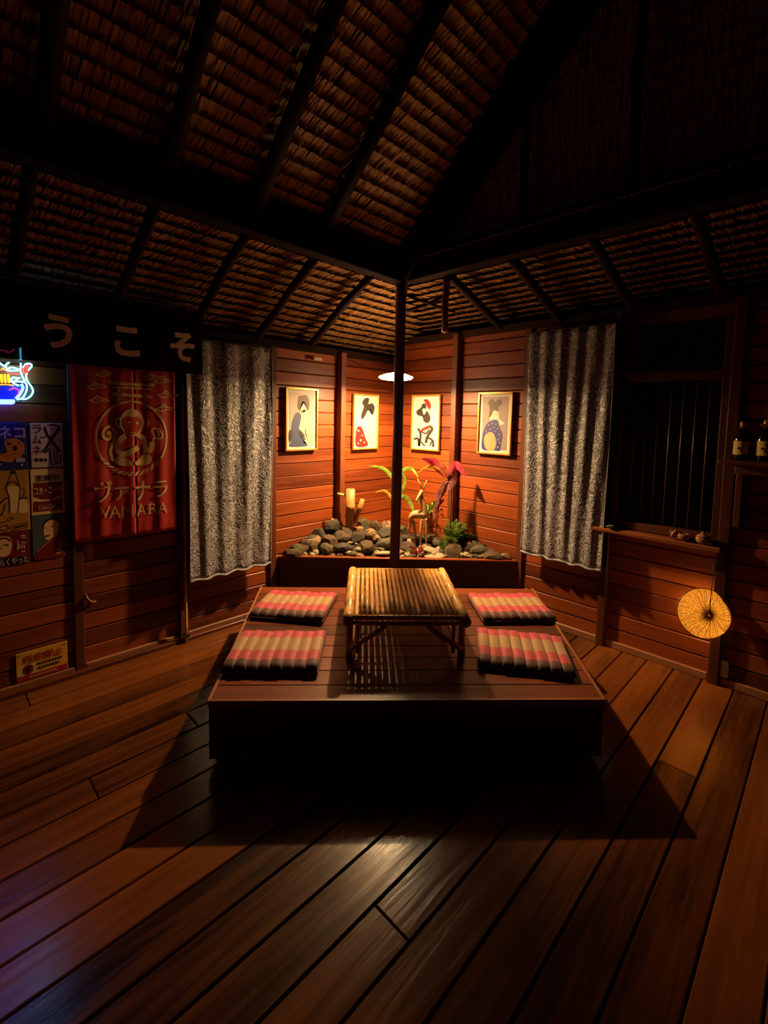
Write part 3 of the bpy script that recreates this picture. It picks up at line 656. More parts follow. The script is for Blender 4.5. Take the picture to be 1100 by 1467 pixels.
z4 = [(930, 770, 100, 75, 'tan'), (850, 842, 165, 80, 'brown'), (860, 785, 62, 50, 'tan'), (320, 820, 140, 60, 'pale'), (285, 778, 90, 42, 'green'), (380, 802, 62, 32, 'pale'), (450, 816, 54, 30, 'pale'),
      (540, 835, 62, 34, 'pale'), (490, 852, 54, 38, 'pale'), (620, 735, 60, 80, 'green'), (340, 858, 150, 30, 'pale'), (590, 862, 105, 30, 'pale'), (700, 866, 64, 28, 'tan'), (785, 800, 55, 42, 'brown'), (940, 858, 70, 44, 'dark'),
      (800, 765, 62, 44, 'dark'), (160, 750, 70, 50, 'pale'), (120, 720, 60, 60, 'green'), (30, 700, 60, 80, 'brown'), (130, 850, 60, 26, 'pale'), (230, 860, 60, 26, 'tan'), (710, 800, 70, 46, 'brown'), (980, 800, 60, 60, 'brown'), (120, 500, 90, 70, 'green')]
for i, (u, v, w, h, k) in enumerate(z4): rock(560+u/5.5, 640+v/5.5, w/5.5, h/5.5, k, i+3)
for (u, v, w, h, k, tl_, lab) in ((690, 690, 85, 120, 'green', -.1, 'upright mossy stone leaning on the wall right of the fern'), (745, 695, 85, 125, 'dark', .5, 'grey slab stone leaning against the upright mossy stone')):
    rock(560+u/5.5, 640+v/5.5, w/5.5, h/5.5, k, 2, lab=lab, tilt=tl_)
for i in range(46):
    px = rnd(400, 560) if i < 30 else rnd(575, 735); py = rnd(757, 788) if i < 30 else rnd(768, 790); w = rnd(13, 26)
    rock(px, py, w, w*rnd(.55, .85), ['dark', 'brown', 'brown', 'green', 'dark', 'tan', 'brown'][i % 7], i+1)
PK = ['pale', 'tan', 'pale', 'brown', 'green', 'dark']
for i in range(120):
    px = rnd(392, 745); py = 798-abs(random.gauss(0, 1))*(2.5 if i % 2 else 9)-(0 if rnd(0, 1) > .3 else rnd(0, 14))
    w = rnd(6, 13); rock(px, py, w, w*rnd(.5, .8), PK[i % 6], i, 'pebble', None, 'pebbles scattered over the planter bed')
# bamboo spout
p, t = on_soil(501, 760)
bs = thing('bamboo_spout', 'cut bamboo stump with a side spout among the planter stones', 'ornament', (p.x, p.y, p.z-.03))
cane((0, 0, 0), (0, 0, .42), .042, 'stump', bs, 14, .22, .25, mat='bamboodark'); MB().lathe([(.040, .421), (.036, .424), (.001, .422)], 14).build('cut_top', M['rock_tan'], bs)
cane((-.03, -.03, .36), (-.085, -.085, .375), .012, 'spout', bs, 8, .2); cane((.03, .03, .1), (.09, .075, .33), .022, 'side_shoot', bs, 8, .2, mat='bamboodark')
cane((-.02, -.02, .02), (-.13, -.12, .13), .02, 'root', bs, 8, .2, mat='bamboodark')

# ------------------------------------------------------------------ plants
def leaf_mesh(pts, w, fold=.25, name='leaf', mat=None, tip=.12, base=.35):
    P_ = [Vector(p) for p in spline([tuple(p) for p in pts], 5)]; n = len(P_); b = MB(); vs = []
    for i, p in enumerate(P_):
        t = i/(n-1); d = (P_[min(i+1, n-1)]-P_[max(i-1, 0)]).normalized(); view = Vector((E2+N2*-.2)).normalized()
        s = d.cross(N2); s = s.normalized() if s.length > .05 else E2.copy()
        ww = w/2*max(.03, (min(1, base+t*2.2) if t < .45 else 1)*(1-max(0, (t-.45)/.55)**1.8)); up = s.cross(d)
        vs.append((p-s*ww-up*ww*fold*-1, p, p+s*ww-up*ww*fold*-1))
    for a, c, e in vs: b.v += [tuple(a), tuple(c), tuple(e)]
    for i in range(n-1): b.f += [[3*i, 3*i+1, 3*i+4, 3*i+3], [3*i+1, 3*i+2, 3*i+5, 3*i+4]]
    return b
def plant(name, label, base_px, stems, leaves, cat='plant', group=None):
    p, t = on_soil(*base_px); o = thing(name, label, cat, (p.x, p.y, p.z-.01), 0, group); D = (p-CAM).dot(N2)
    def at(px, py, dd=0):
        r = ray(px, py); return CAM+r*((D+dd)/r.dot(N2))-o.location
    for pts, r, mt in stems: MB().tube(spline([tuple(at(*q)) for q in pts], 4), r, 6).build('stem', M[mt], o, smooth=True)
    for pts, w, mt in leaves: leaf_mesh([at(*q) for q in pts], w).build('leaf', M[mt], o, smooth=True, recalc=False)
    return o
plant('strap_leaf_plant', 'tall plant with arching green strap leaves behind the roof post', (566, 765), [([(566, 770), (567, 740), (570, 712), (572, 690)], .006, 'stem')],
      [([(571, 700), (562, 684), (548, 671), (525, 667, -.02)], .040, 'leaf'), ([(572, 692), (578, 674), (590, 672), (599, 684, -.04)], .036, 'leaf'), ([(570, 715, .0), (580, 712), (588, 722), (594, 737, -.03)], .045, 'leaf'),
       ([(567, 728), (560, 712), (550, 703), (537, 706, -.02)], .030, 'leafyel'), ([(569, 720), (577, 700), (580, 688), (576, 672)], .03, 'leaf')])
plant('cordyline_plant', 'tall slender plant with pink and purple drooping leaves right of the carved deer', (644, 786), [([(644, 775), (645, 740), (646, 700), (640, 690)], .008, 'stem'), ([(624, 770), (626, 745), (630, 715), (640, 690)], .006, 'stem')],
      [([(640, 684), (632, 672), (620, 662), (604, 657, -.03)], .095, 'leafpink'), ([(640, 688), (630, 673), (612, 669), (594, 682, -.03)], .022, 'leafyel'), ([(645, 682), (650, 670), (656, 667), (668, 685, -.04)], .08, 'leafpink'),
       ([(641, 682), (647, 680), (648, 690), (643, 704, -.04)], .10, 'leafpurple'), ([(640, 688), (634, 702), (628, 712), (625, 728, -.03)], .075, 'leafpurple'), ([(636, 716), (628, 722), (624, 732), (622, 748, -.02)], .05, 'leafpurple'),
       ([(642, 680), (634, 668), (630, 660), (626, 652)], .02, 'leafyel')])
# fern
def fern(name, label, base_px, nf, size, mat, spread=1.0):
    p, t = on_soil(*base_px); o = thing(name, label, 'plant', (p.x, p.y, p.z-.01))
    for k in range(nf):
        az = rnd(0, 2*math.pi); L = size*rnd(.6, 1.05); out = L*rnd(.25, .75)*spread; b = MB()
        dirv = Vector((math.cos(az), math.sin(az), 0))
        if (dirv.y > .3 or dirv.x < -.3): out *= .5
        ax = [Vector((0, 0, 0))+dirv*out*f_+Vector((0, 0, L*(f_-.35*f_*f_*spread))) for f_ in [i/12 for i in range(13)]]
        b.tube(ax, .0022, 4)
        for i in range(2, 13):
            d = (ax[i]-ax[i-1]).normalized(); s = d.cross(Vector((0, 0, 1))); s = s.normalized() if s.length > .01 else Vector((1, 0, 0))
            for sg in (-1, 1):
                ll = size*.22*(1-abs(i/13-.45)); q0 = ax[i]; q1 = q0+(s*sg+d*.7+Vector((0, 0, rnd(-.3, .2)))).normalized()*ll; w_ = d*ll*.12
                o_ = len(b.v); mid = (q0+q1)/2; b.v += [tuple(q0), tuple(mid+w_), tuple(q1), tuple(mid-w_)]; b.f.append([o_, o_+1, o_+2, o_+3])
        b.build('frond', M[mat], o, recalc=False)
    return o
fern('fern', 'bushy green fern at the foot of the pink-leaved plant', (650, 784), 30, .36, 'leaffern')
fern('small_fern', 'thin pale-green sprig in front of the bushy fern', (634, 792), 7, .20, 'leaffern', .7)
fern('dark_fern', 'dark green fern spreading beside the bushy fern toward the curtain', (668, 780), 12, .26, 'leafdark', 1.2)
def rosette(name, label, base_px, nl, L, w, mat, up=.6, dz=0):
    p, t = on_soil(*base_px); o = thing(name, label, 'plant', (p.x, p.y, p.z-.01+dz))
    for k in range(nl):
        az = 2*math.pi*k/nl+rnd(-.3, .3); e_ = rnd(.3, 1.0)*up; l_ = L*rnd(.7, 1.1); d = Vector((math.cos(az), math.sin(az), 0))
        leaf_mesh([(0, 0, 0), d*l_*.4+Vector((0, 0, l_*e_*.7)), d*l_*.8+Vector((0, 0, l_*e_)), d*l_+Vector((0, 0, l_*e_*.85))], w).build('leaf', M[mat], o, smooth=True, recalc=False)
    return o
rosette('spiky_succulent', 'dark green spiky rosette among pebbles near the curtain', (690, 792), 14, .13, .03, 'leafdark')
rosette('red_bromeliad', 'small dark red spiky rosette in front of the carved deer', (599, 795), 10, .10, .022, 'leafred', .9)
rosette('round_succulent', 'small round bright green succulent beside the roof post', (585, 793), 14, .05, .035, 'leaf', .8)
# carved deer
p, t = on_soil(601, 783); dr = thing('carved_deer', 'slim carved wooden deer ornament standing in the planter', 'ornament', (p.x, p.y, p.z-.005)); Dd = (p-CAM).dot(N2)
def dat(px, py, dd=0): r = ray(px, py); return tuple(CAM+r*((Dd+dd)/r.dot(N2))-dr.location)
b = MB()
b.tube(spline([dat(587, 744, .0), dat(592, 738), dat(600, 737), dat(608, 739), dat(612, 742)], 4), [.018+.022*math.sin(math.pi*min(1, i/14)) for i in range(17)], 10)
b.tube(spline([dat(608, 738), dat(606, 724), dat(603, 710), dat(604, 702)], 4), [.030-.0013*i for i in range(13)], 8)
b.tube([dat(605, 703), dat(600, 711, -.02), dat(596, 718, -.04)], [.018, .016, .008], 8)
for a0, a1, a2, dd in (((610, 743), (611, 762), (610, 786), -.03), ((604, 744), (602, 762), (603, 787), -.05), ((589, 745), (585, 760), (587, 780), .03), ((592, 746), (595, 765), (594, 785), .0)):
    b.tube([dat(*a0, dd*.6), dat(*a1, dd), dat(*a2, dd)], [.016, .010, .008], 7)
o = b.build('body', M['drift'], dr, smooth=True); md = o.modifiers.new('remesh', 'REMESH'); md.mode = 'VOXEL'; md.voxel_size = .006; md.use_smooth_shade = True
b = MB(); b.tube([dat(605, 703), dat(602, 694), dat(598, 686)], [.006, .005, .003], 6); b.tube([dat(606, 703), dat(609, 694), dat(611, 688)], [.006, .005, .003], 6); b.build('antlers', M['drift'], dr, smooth=True)
pa = rosette('air_plant', 'leafy green air plant perched behind the deer\'s neck', (612, 770), 16, .13, .022, 'leaf', 1.3, dz=.24)
MB().tube([(0, 0, -.24), (.01, 0, -.1), (0, 0, .01)], [.02, .014, .01], 7).build('stalk', M['stem'], pa)

# ------------------------------------------------------------------ framed prints
def frect(corn, ax, off):
    h = [hit(*c, ax, off) for c in corn]; k = 1 if ax == 0 else 0
    return (h[0][k]+h[2][k])/2, (h[1][k]+h[3][k])/2, (h[2].z+h[3].z)/2, (h[0].z+h[1].z)/2
def picture(corn, ax, label, bg):
    off = .055 if ax == 0 else -.055; a, b_, z0, z1 = frect(corn, ax, off)
    loc = (0.036, (a+b_)/2, z0) if ax == 0 else ((a+b_)/2, -.036, z0)
    t = thing('framed_print', label, 'picture', loc, LW if ax == 0 else 0, 'framed prints on the picture walls'); w, h = b_-a, z1-z0; fw = .016
    fr = MB().box(-w/2, -w/2+fw, -.026, 0, 0, h, .003).box(w/2-fw, w/2, -.026, 0, 0, h, .003).box(-w/2+fw, w/2-fw, -.026, 0, 0, fw, .003).box(-w/2+fw, w/2-fw, -.026, 0, h-fw, h, .003)
    fr.build('frame', M['gold'], t); MB().box(-.02, .02, 0, .013, h*.82, h*.86).build('wall_hook', M['black'], t)
    MB().box(-w/2+fw, w/2-fw, -.012, -.002, fw, h-fw).build('mat', M['mat'], t)
    mw = .045*w/.35
    MB().box(-w/2+mw, w/2-mw, -.0135, -.0121, mw, h-mw*.95).build('print', M[bg], t)
    return t
def art(t, mpf, off, shapes):
    for k, (name, mat, fn) in enumerate(shapes): s = S2(); fn(s); s.build(name, M[mat], t, mpf, .0142+.0003*k)
z6 = lambda u, v: (395+u/6.875, 545+v/6.875)
z7 = lambda u, v: (580+u/6.667, 555+v/6.667)
t = picture([z6(105, 60), z6(425, 90), z6(88, 695), z6(402, 690)], 0, 'gold-framed print of a seated figure in a blue kimono, next to the curtain', 'print_pinkgrey')
mf = zoomL(395, 545, 6.875, t, .050)
art(t, mf, 0, [('figure_skin', 'print_skin', lambda s: (s.blob([(240, 320), (300, 290), (345, 350), (335, 450), (290, 520), (310, 600), (230, 600), (225, 450)]), s.blob([(270, 210), (305, 230), (300, 290), (265, 320), (240, 290), (245, 240)]))),
               ('figure_hair', 'print_brown', lambda s: s.blob([(225, 160), (260, 150), (295, 145), (325, 180), (330, 250), (315, 300), (303, 240), (270, 205), (248, 240), (235, 300), (212, 250)])),
               ('figure_robe', 'print_blue', lambda s: s.blob([(205, 315), (250, 340), (240, 420), (225, 500), (245, 545), (295, 575), (270, 610), (310, 645), (140, 650), (155, 590), (150, 480), (170, 380)])),
               ('figure_sash', 'print_black', lambda s: (s.blob([(225, 480), (270, 520), (285, 560), (245, 545)]), s.blob([(130, 510), (152, 490), (160, 560), (135, 610)])))])
t = picture([z6(775, 125), z6(1018, 145), z6(750, 690), z6(1000, 670)], 0, 'gold-framed print of a pale figure with red skirt, on the wall right of the bamboo spout', 'print_grey')
t['label'] = 'gold-framed print of a pale long-haired figure with a bright red skirt'
mf = zoomL(395, 545, 6.875, t, .050)
art(t, mf, 0, [('figure_skin', 'print_skin', lambda s: s.blob([(900, 300), (950, 300), (960, 400), (975, 480), (930, 590), (890, 560), (860, 460), (850, 390)])),
               ('figure_hair', 'print_black', lambda s: (s.blob([(850, 220), (880, 175), (920, 180), (910, 230), (950, 225), (975, 270), (950, 345), (935, 290), (905, 300), (880, 350), (850, 385), (840, 340), (865, 260)]),)),
               ('figure_skirt', 'print_red', lambda s: s.blob([(795, 480), (830, 450), (860, 490), (880, 560), (905, 640), (790, 645)])),
               ('figure_flowers', 'print_cream', lambda s: [s.circ(*q) for q in ((815, 495, 8), (835, 590, 9), (810, 620, 8), (870, 610, 7), (850, 540, 6))])])
t = picture([z7(65, 75), z7(345, 65), z7(58, 590), z7(318, 615)], 1, 'gold-framed print of a figure with red hair ribbon and black-and-white robe', 'print_cream')
mf = zoomR(580, 555, 6.667, t, .050)
art(t, mf, 0, [('figure_ribbon', 'print_red', lambda s: (s.blob([(180, 120), (215, 115), (248, 160), (240, 210), (215, 190), (195, 150)]), s.blob([(155, 400), (230, 360), (235, 385), (165, 420)]))),
               ('figure_hair', 'print_black', lambda s: s.blob([(165, 160), (195, 155), (205, 190), (200, 220), (225, 240), (245, 300), (220, 340), (180, 325), (165, 280), (120, 265), (110, 225), (150, 195)])),
               ('figure_face', 'print_skin', lambda s: s.blob([(168, 210), (195, 205), (198, 240), (180, 258)])),
               ('figure_robe', 'print_black', lambda s: (s.stroke([(125, 390), (150, 450), (135, 560)], 22), s.stroke([(235, 370), (260, 400), (215, 470), (200, 530)], 26), s.stroke([(155, 420), (200, 440), (235, 400)], 16), s.stroke([(85, 495), (125, 490), (135, 560)], 20), s.stroke([(220, 480), (265, 510), (270, 570)], 20), s.stroke([(155, 520), (190, 560)], 14), s.stroke([(240, 560), (255, 515)], 14)))])
t = picture([z7(697, 45), z7(1030, 45), z7(692, 630), z7(1012, 655)], 1, 'gold-framed print of a figure in an indigo patterned kimono, next to the right-wall curtain', 'print_mauve')
t['label'] = 'gold-framed print of a figure seen from behind in an indigo patterned kimono'
mf = zoomR(580, 555, 6.667, t, .050)
art(t, mf, 0, [('figure_skin', 'print_skin', lambda s: (s.blob([(820, 220), (890, 235), (900, 300), (950, 345), (880, 360), (810, 310)]),)),
               ('figure_hair', 'print_brown', lambda s: (s.blob([(795, 150), (825, 110), (862, 135), (905, 112), (930, 150), (895, 185), (890, 230), (850, 220), (825, 270), (800, 285), (810, 200)]),)),
               ('figure_robe', 'print_indigo', lambda s: s.blob([(800, 330), (850, 308), (890, 320), (905, 390), (930, 450), (915, 560), (900, 605), (850, 600), (740, 590), (740, 470), (765, 380)])),
               ('figure_sash', 'print_tan', lambda s: s.blob([(760, 470), (800, 430), (845, 440), (870, 520), (855, 590), (790, 600), (760, 550)])),
               ('figure_pattern', 'print_tan', lambda s: [s.circ(*q) for q in ((800, 360, 5), (835, 345, 5), (870, 350, 6), (885, 395, 6), (850, 385, 5), (815, 400, 5), (900, 450, 7), (890, 500, 6), (905, 530, 6), (885, 570, 7), (775, 420, 5), (860, 420, 5), (910, 480, 4))])])

# ------------------------------------------------------------------ curtains
def curtain(loc, rz, w, h, label, ph, z_tilt=0, folds=4.2):
    t = thing('brocade_curtain', label, 'curtain', loc, rz, 'grey brocade curtains'); b = MB(); nx, nz = 72, 44
    def dep(u, v):      # u 0..1 across, v 0..1 up
        k = .6+.4*v
        return .034+.0115*math.sin(2*math.pi*(folds*u+.45*math.sin(3*u+ph*9)+(1-v)*(u-.3)*1.3+ph))*(.6+.4*v)+.0016*math.sin(2*math.pi*(folds*2.3*u+ph*3+.7*v))+.006*math.sin(2*math.pi*(u*.9+v*.5+ph))
    for j in range(nz+1):
        for i in range(nx+1):
            u, v = i/nx, j/nz; b.v.append(((u-.5)*w*(1-.012*math.sin(v*5+ph)), -dep(u, v), v*h+z_tilt*(u-.5)*(1-v)+.006*math.sin(u*26+ph)*(1-v)))
    for j in range(nz):
        for i in range(nx):
            a = j*(nx+1)+i; b.uv[len(b.f)] = [(c[0]*w*1.15, c[1]*h) for c in ((i/nx, j/nz), ((i+1)/nx, j/nz), ((i+1)/nx, (j+1)/nz), (i/nx, (j+1)/nz))]; b.f.append([a, a+1, a+nx+2, a+nx+1])
    o = b.build('cloth', M['brocade'], t, smooth=True, recalc=False); md = o.modifiers.new('thick', 'SOLIDIFY'); md.thickness = .003
    MB().tube([((i/60-.5)*w, -dep(i/60, 0), z_tilt*(i/60-.5)+.006*math.sin(i/60*26+ph)) for i in range(61)], .010, 6).build('fringe', M['hem'], t, smooth=True)
    for e_ in (0, 1): MB().tube([((e_-.5)*w*(1-.012*math.sin(j/30*5+ph)), -dep(e_, j/30), j/30*h+z_tilt*(e_-.5)*(1-j/30)) for j in range(31)], .005, 6).build('side_hem', M['hem'], t, smooth=True)
    MB().tube([(-w*.52, -.035, h+.004), (w*.52, -.035, h+.004)], .008, 8).build('rod', M['black'], t)
    for e_ in (-1, 1): MB().tube([(e_*w*.46, -.035, h+.004), (e_*w*.46, .07, h+.004)], .006, 6).build('bracket', M['black'], t)
    return t
lc0, lc1 = hit(271, 820, 0, .12), hit(388, 800, 0, .12); lz0, lz1 = hit(330, 820, 0, .12).z, hit(330, 492, 0, .12).z
curtain((.088, (lc0.y+lc1.y)/2, lz0), LW, lc1.y-lc0.y, lz1-lz0, 'grey brocade curtain beside the red banner', .15)
rc0, rc1 = hit(745, 790, 1, -.12), hit(872, 640, 1, -.12); rz0, rz1 = hit(803, 804, 1, -.12).z, hit(823, 470, 1, -.12).z
curtain(((rc0.x+rc1.x)/2, -.09, rz0), 0, rc1.x-rc0.x, rz1-rz0, 'grey brocade curtain beside the barred window', .55)

# ------------------------------------------------------------------ red banner
BX = .082
a, b1 = hit(107, 770, 0, BX).y, hit(251, 757, 0, BX).y; zb0, zb1 = .872, 2.14
bn = thing('red_banner', 'red split banner curtain with a gold monkey emblem hung on the door', 'banner', (BX, (a+b1)/2, zb0), LW-R(5)); bw = b1-a
def bsurf(x, z): return .0045*math.sin(x*34+1.2*z+.5)+.002*math.sin(x*71-z*2)+.002*math.sin(z*9+x*8)
slit = hit(193.5, 650, 0, BX).y-bn.location.y
for x0, x1 in ((-bw/2, slit-.004), (slit+.004, bw/2)):
    bb = MB(); nx, nz = 26, 44
    for j in range(nz+1):
        for i in range(nx+1): xx = x0+(x1-x0)*i/nx; zz = (zb1-zb0)*j/nz; bb.v.append((xx, -bsurf(xx, zz), zz+(.004*math.sin(xx*30) if j == 0 else 0)))
    bb.f = [[j*(nx+1)+i, j*(nx+1)+i+1, (j+1)*(nx+1)+i+1, (j+1)*(nx+1)+i] for j in range(nz) for i in range(nx)]
    o = bb.build('cloth_panel', M['banner'], bn, smooth=True, recalc=False); o.modifiers.new('thick', 'SOLIDIFY').thickness = .0015
MB().tube([(-bw/2-.03, -.0, zb1-zb0), (bw/2+.03, 0, zb1-zb0)], .009, 8).build('rod', M['bamboodark'], bn)
for e_ in (-1, 1): MB().tube([(e_*bw*.47, 0, zb1-zb0), (e_*bw*.47, .05+e_*.025, zb1-zb0)], .006, 6).build('bracket', M['black'], bn)
mb_ = zoomL(110, 520, 5.64, bn, BX)
def bs2(name, fn, off=.0035, mat='bannerprint'):
    s = S2(); fn(s); s.build(name, M[mat], bn, mb_, off, bsurf)
cx0, cy0, rx, ry = 438, 605, 278, 293
bs2('emblem_ring', lambda s: s.stroke([(cx0+rx*math.cos(R(t_)), cy0+ry*math.sin(R(t_))) for t_ in range(145, 400, 8)], 16))
def rope(s):
    for k, t_ in enumerate(range(42, 142, 9)):
        a0, a1 = R(t_), R(t_+6); s.poly([(cx0+(rx-16)*math.cos(a0-.07), cy0+(ry-16)*math.sin(a0-.07)), (cx0+(rx+14)*math.cos(a0+.05), cy0+(ry+14)*math.sin(a0+.05)), (cx0+(rx+14)*math.cos(a1+.05), cy0+(ry+14)*math.sin(a1+.05)), (cx0+(rx-16)*math.cos(a1-.07), cy0+(ry-16)*math.sin(a1-.07))])
bs2('emblem_rope', rope)
def monkey(s):
    s.stroke([(295, 795), (275, 720), (290, 660), (312, 590), (300, 535), (262, 515), (222, 545), (220, 600), (255, 618), (282, 592), (270, 562), (250, 578)], 24)
    s.blob([(345, 470), (375, 400), (440, 370), (505, 400), (540, 470), (525, 530), (500, 580), (450, 592), (395, 575), (360, 530)])
    s.stroke([(350, 445), (322, 455), (318, 490), (335, 515), (358, 510)], 16); s.stroke([(530, 450), (562, 450), (575, 480), (560, 515), (535, 515)], 16)
    s.stroke([(395, 585), (350, 625), (330, 690), (360, 735), (420, 725), (495, 680)], 44); s.stroke([(490, 580), (535, 615), (555, 690), (590, 705), (605, 640)], 40)
    s.stroke([(540, 690), (540, 740), (500, 785)], 16); s.stroke([(595, 650), (620, 600), (600, 540), (640, 530), (680, 570), (670, 605), (605, 610)], 14); s.stroke([(640, 545), (655, 575), (640, 595)], 10)
    s.blob([(310, 780), (330, 755), (390, 770), (450, 800), (430, 830), (370, 832), (320, 815)]); s.blob([(470, 800), (520, 770), (570, 740), (600, 765), (590, 805), (540, 825), (480, 825)])
bs2('emblem_monkey', monkey, .0042)
bs2('emblem_face', lambda s: (s.blob([(375, 460), (410, 430), (445, 440), (485, 432), (515, 465), (515, 515), (490, 560), (450, 580), (405, 560), (378, 510)]),), .0056, 'banner')
bs2('emblem_eyes', lambda s: (s.circ(420, 480, 12, 10), s.circ(484, 485, 12, 10), s.stroke([(425, 560), (450, 568), (475, 558)], 8)), .0068)
def torii(s):
    s.stroke([(262, 155), (350, 168), (520, 178), (618, 180)], 24, smooth=False); s.stroke([(290, 195), (600, 212)], 14, smooth=False); s.stroke([(340, 205), (340, 315)], 24, smooth=False); s.stroke([(548, 215), (552, 322)], 24, smooth=False); s.stroke([(285, 250), (600, 275)], 24, smooth=False)
bs2('emblem_gate', torii)
CL = ((160, 185, 1), (180, 295, 1), (230, 85, 1), (690, 140, 1), (720, 255, 1), (700, 365, 1), (600, 110, .8))
for x_, y_, k in CL:
    def clouds(s):
        s.stroke([(x_-80*k, y_+8), (x_-40*k, y_-5), (x_-10, y_-30*k), (x_+20*k, y_-8), (x_+50*k, y_-2), (x_+85*k, y_+12)], 11); s.stroke([(x_-70*k, y_+14), (x_-20, y_+24), (x_+20, y_+12), (x_+60*k, y_+18)], 9); s.stroke([(x_-14, y_+10), (x_-20, y_-6), (x_+4, y_-8), (x_+6, y_+8)], 7)
    bs2('emblem_cloud', clouds)
def ztext(name, s, box, mpf, mat, parent, off, bold=0, surf=None, shear=0, vert=False):
    u0, v0, u1, v1 = box
    if vert:
        n = len(s); return [ztext(name, c, (u0, v0+(v1-v0)*(i+.08)/n, u1, v0+(v1-v0)*(i+.92)/n), mpf, mat, parent, off, bold, surf) for i, c in enumerate(s)]
    o = text(name, s, 1, M[mat], parent, 0, 0, 0, bold=bold, shear=shear); co = [v.co.copy() for v in o.data.vertices]
    xa, xb = min(c.x for c in co), max(c.x for c in co); za, zb_ = min(c.z for c in co), max(c.z for c in co)
    um, vm = (u0+u1)/2, (v0+v1)/2
    X0, X1, Z1, Z0 = mpf(u0, vm)[0], mpf(u1, vm)[0], mpf(um, v0)[1], mpf(um, v1)[1]
    for v, c in zip(o.data.vertices, co):
        X, Z = X0+(c.x-xa)/(xb-xa)*(X1-X0), Z0+(c.z-za)/(zb_-za)*(Z1-Z0); v.co = (X, -off-(surf(X, Z) if surf else 0), Z)
    return o
for ch, bx in (('ヴ', (145, 955, 290, 1125)), ('ァ', (305, 1000, 425, 1110)), ('ナ', (470, 950, 590, 1105)), ('ラ', (612, 945, 728, 1080))): ztext('lettering', ch, bx, mb_, 'bannerprint', bn, .006, .012, bsurf)
for ch, bx in (('V', (190, 1160, 275, 1252)), ('A', (265, 1150, 355, 1252)), ('N', (365, 1145, 455, 1242)), ('A', (482, 1135, 555, 1228)), ('R', (578, 1130, 645, 1215)), ('A', (650, 1120, 722, 1208))): ztext('lettering', ch, bx, mb_, 'bannerprint', bn, .006, .0, bsurf)

# ------------------------------------------------------------------ black noren
NX = .185
y1 = hit(290, 520, 0, NX).y; z0n, z1n = hit(290, 537, 0, NX).z, 2.405
nr = thing('black_noren', 'black noren valance with large pale hiragana hung above the signs', 'noren', (NX, y1, z0n), LW); nw = 1.75; nh = z1n-z0n
def nsurf(x, z): return .0012*math.sin(x*11+z*2)+.0008*math.sin(x*23)
bb = MB(); nx, nz = 60, 8
for j in range(nz+1):
    for i in range(nx+1): xx = -nw+nw*i/nx; zz = nh*j/nz; bb.v.append((xx, -nsurf(xx, zz), zz))
bb.f = [[j*(nx+1)+i, j*(nx+1)+i+1, (j+1)*(nx+1)+i+1, (j+1)*(nx+1)+i] for j in range(nz) for i in range(nx)]
bb.build('cloth', M['noren'], nr, smooth=True, recalc=False)
MB().tube([(-nw-.05, 0, nh+.015), (.03, 0, nh+.015)], .010, 8).build('rod', M['black'], nr)
for k in range(5):
    xx = -.13-k*.34; MB().box(xx-.018, xx+.018, -.014, .014, nh-.02, nh+.03, .003).build('tab', M['black'], nr)
m1 = zoomL(0, 400, 3.667, nr, NX)
for ch, bx in (('う', (228, 185, 380, 365)), ('こ', (600, 250, 732, 405)), ('そ', (893, 280, 1020, 432)), ('よ', (-330, 110, -150, 320))): ztext('lettering', ch, bx, m1, 'norenprint', nr, .004, .035, nsurf)

# ------------------------------------------------------------------ neon sign
NE = .055
hn = hit(0, 578, 0, NE)
ne = thing('neon_sign', 'glowing neon sign of a cat\'s tail curling beside a blue noodle bowl', 'neon sign', (.03, hn.y, hn.z), LW)
mN = zoomL(0, 460, 9.78, ne, NE)
def ntube(name, pts, mat, r=.0036, smooth=True, off=NE):
    p = spline(pts, 6) if smooth and len(pts) > 2 else pts
    return MB().tube([(mN(*q)[0], -(off-.03), mN(*q)[1]) for q in p], r, 7).build(name, M[mat], ne, smooth=True)
ntube('tail_tube', [(330, 660), (345, 615), (390, 595), (435, 605), (440, 640), (395, 690), (366, 760), (385, 840), (440, 920), (463, 985), (430, 1050), (370, 1088), (310, 1094)], 'neon_cyan')
ntube('tail_tube', [(290, 590), (292, 640), (285, 690), (312, 770), (352, 850)], 'neon_cyan')
ntube('bowl_tube', [(140, 850), (220, 845), (330, 855), (372, 895), (372, 970), (335, 1050), (300, 1085), (235, 1096)], 'neon_cyan')
ntube('stem_tube', [(285, 375), (291, 540)], 'neon_cyan', .005)
ntube('tail_tip_tube', [(405, 622), (365, 628), (340, 670), (345, 720), (365, 715), (385, 670)], 'neon_red', .008)
ntube('whisker_tube', [(0, 590), (40, 620), (75, 645)], 'neon_cyan', .004); ntube('whisker_tube', [(130, 580), (95, 600), (75, 640), (95, 660)], 'neon_cyan', .004)
ntube('mask_tube', [(90, 675), (160, 650), (230, 665), (262, 688), (200, 695), (110, 690), (88, 676)], 'neon_cyan', .004)
ntube('red_tube', [(100, 710), (150, 735), (200, 735), (270, 740)], 'neon_red'); ntube('orange_tube', [(10, 690), (40, 665), (70, 690)], 'neon_orange')
for k in range(9): ntube('noodle_tube', [(110-k*48+6, 745), (118-k*48, 800), (126-k*48, 865)], 'neon_yellow', .0052)
ntube('rim_tube', [(-560, 892), (-200, 892), (0, 890), (120, 890), (190, 908)], 'neon_orange')
ntube('chopstick_tube', [(150, 800), (190, 870), (270, 905)], 'neon_cyan', .004); ntube('chopstick_tube', [(170, 790), (280, 800)], 'neon_cyan', .004, False); ntube('chopstick_tube', [(190, 860), (260, 800)], 'neon_cyan', .003, False)
ntube('foot_tube', [(-560, 1105), (-200, 1125), (205, 1125)], 'neon_blue', .011, False); ntube('foot_tube', [(-540, 1140), (185, 1145)], 'neon_blue', .009, False)
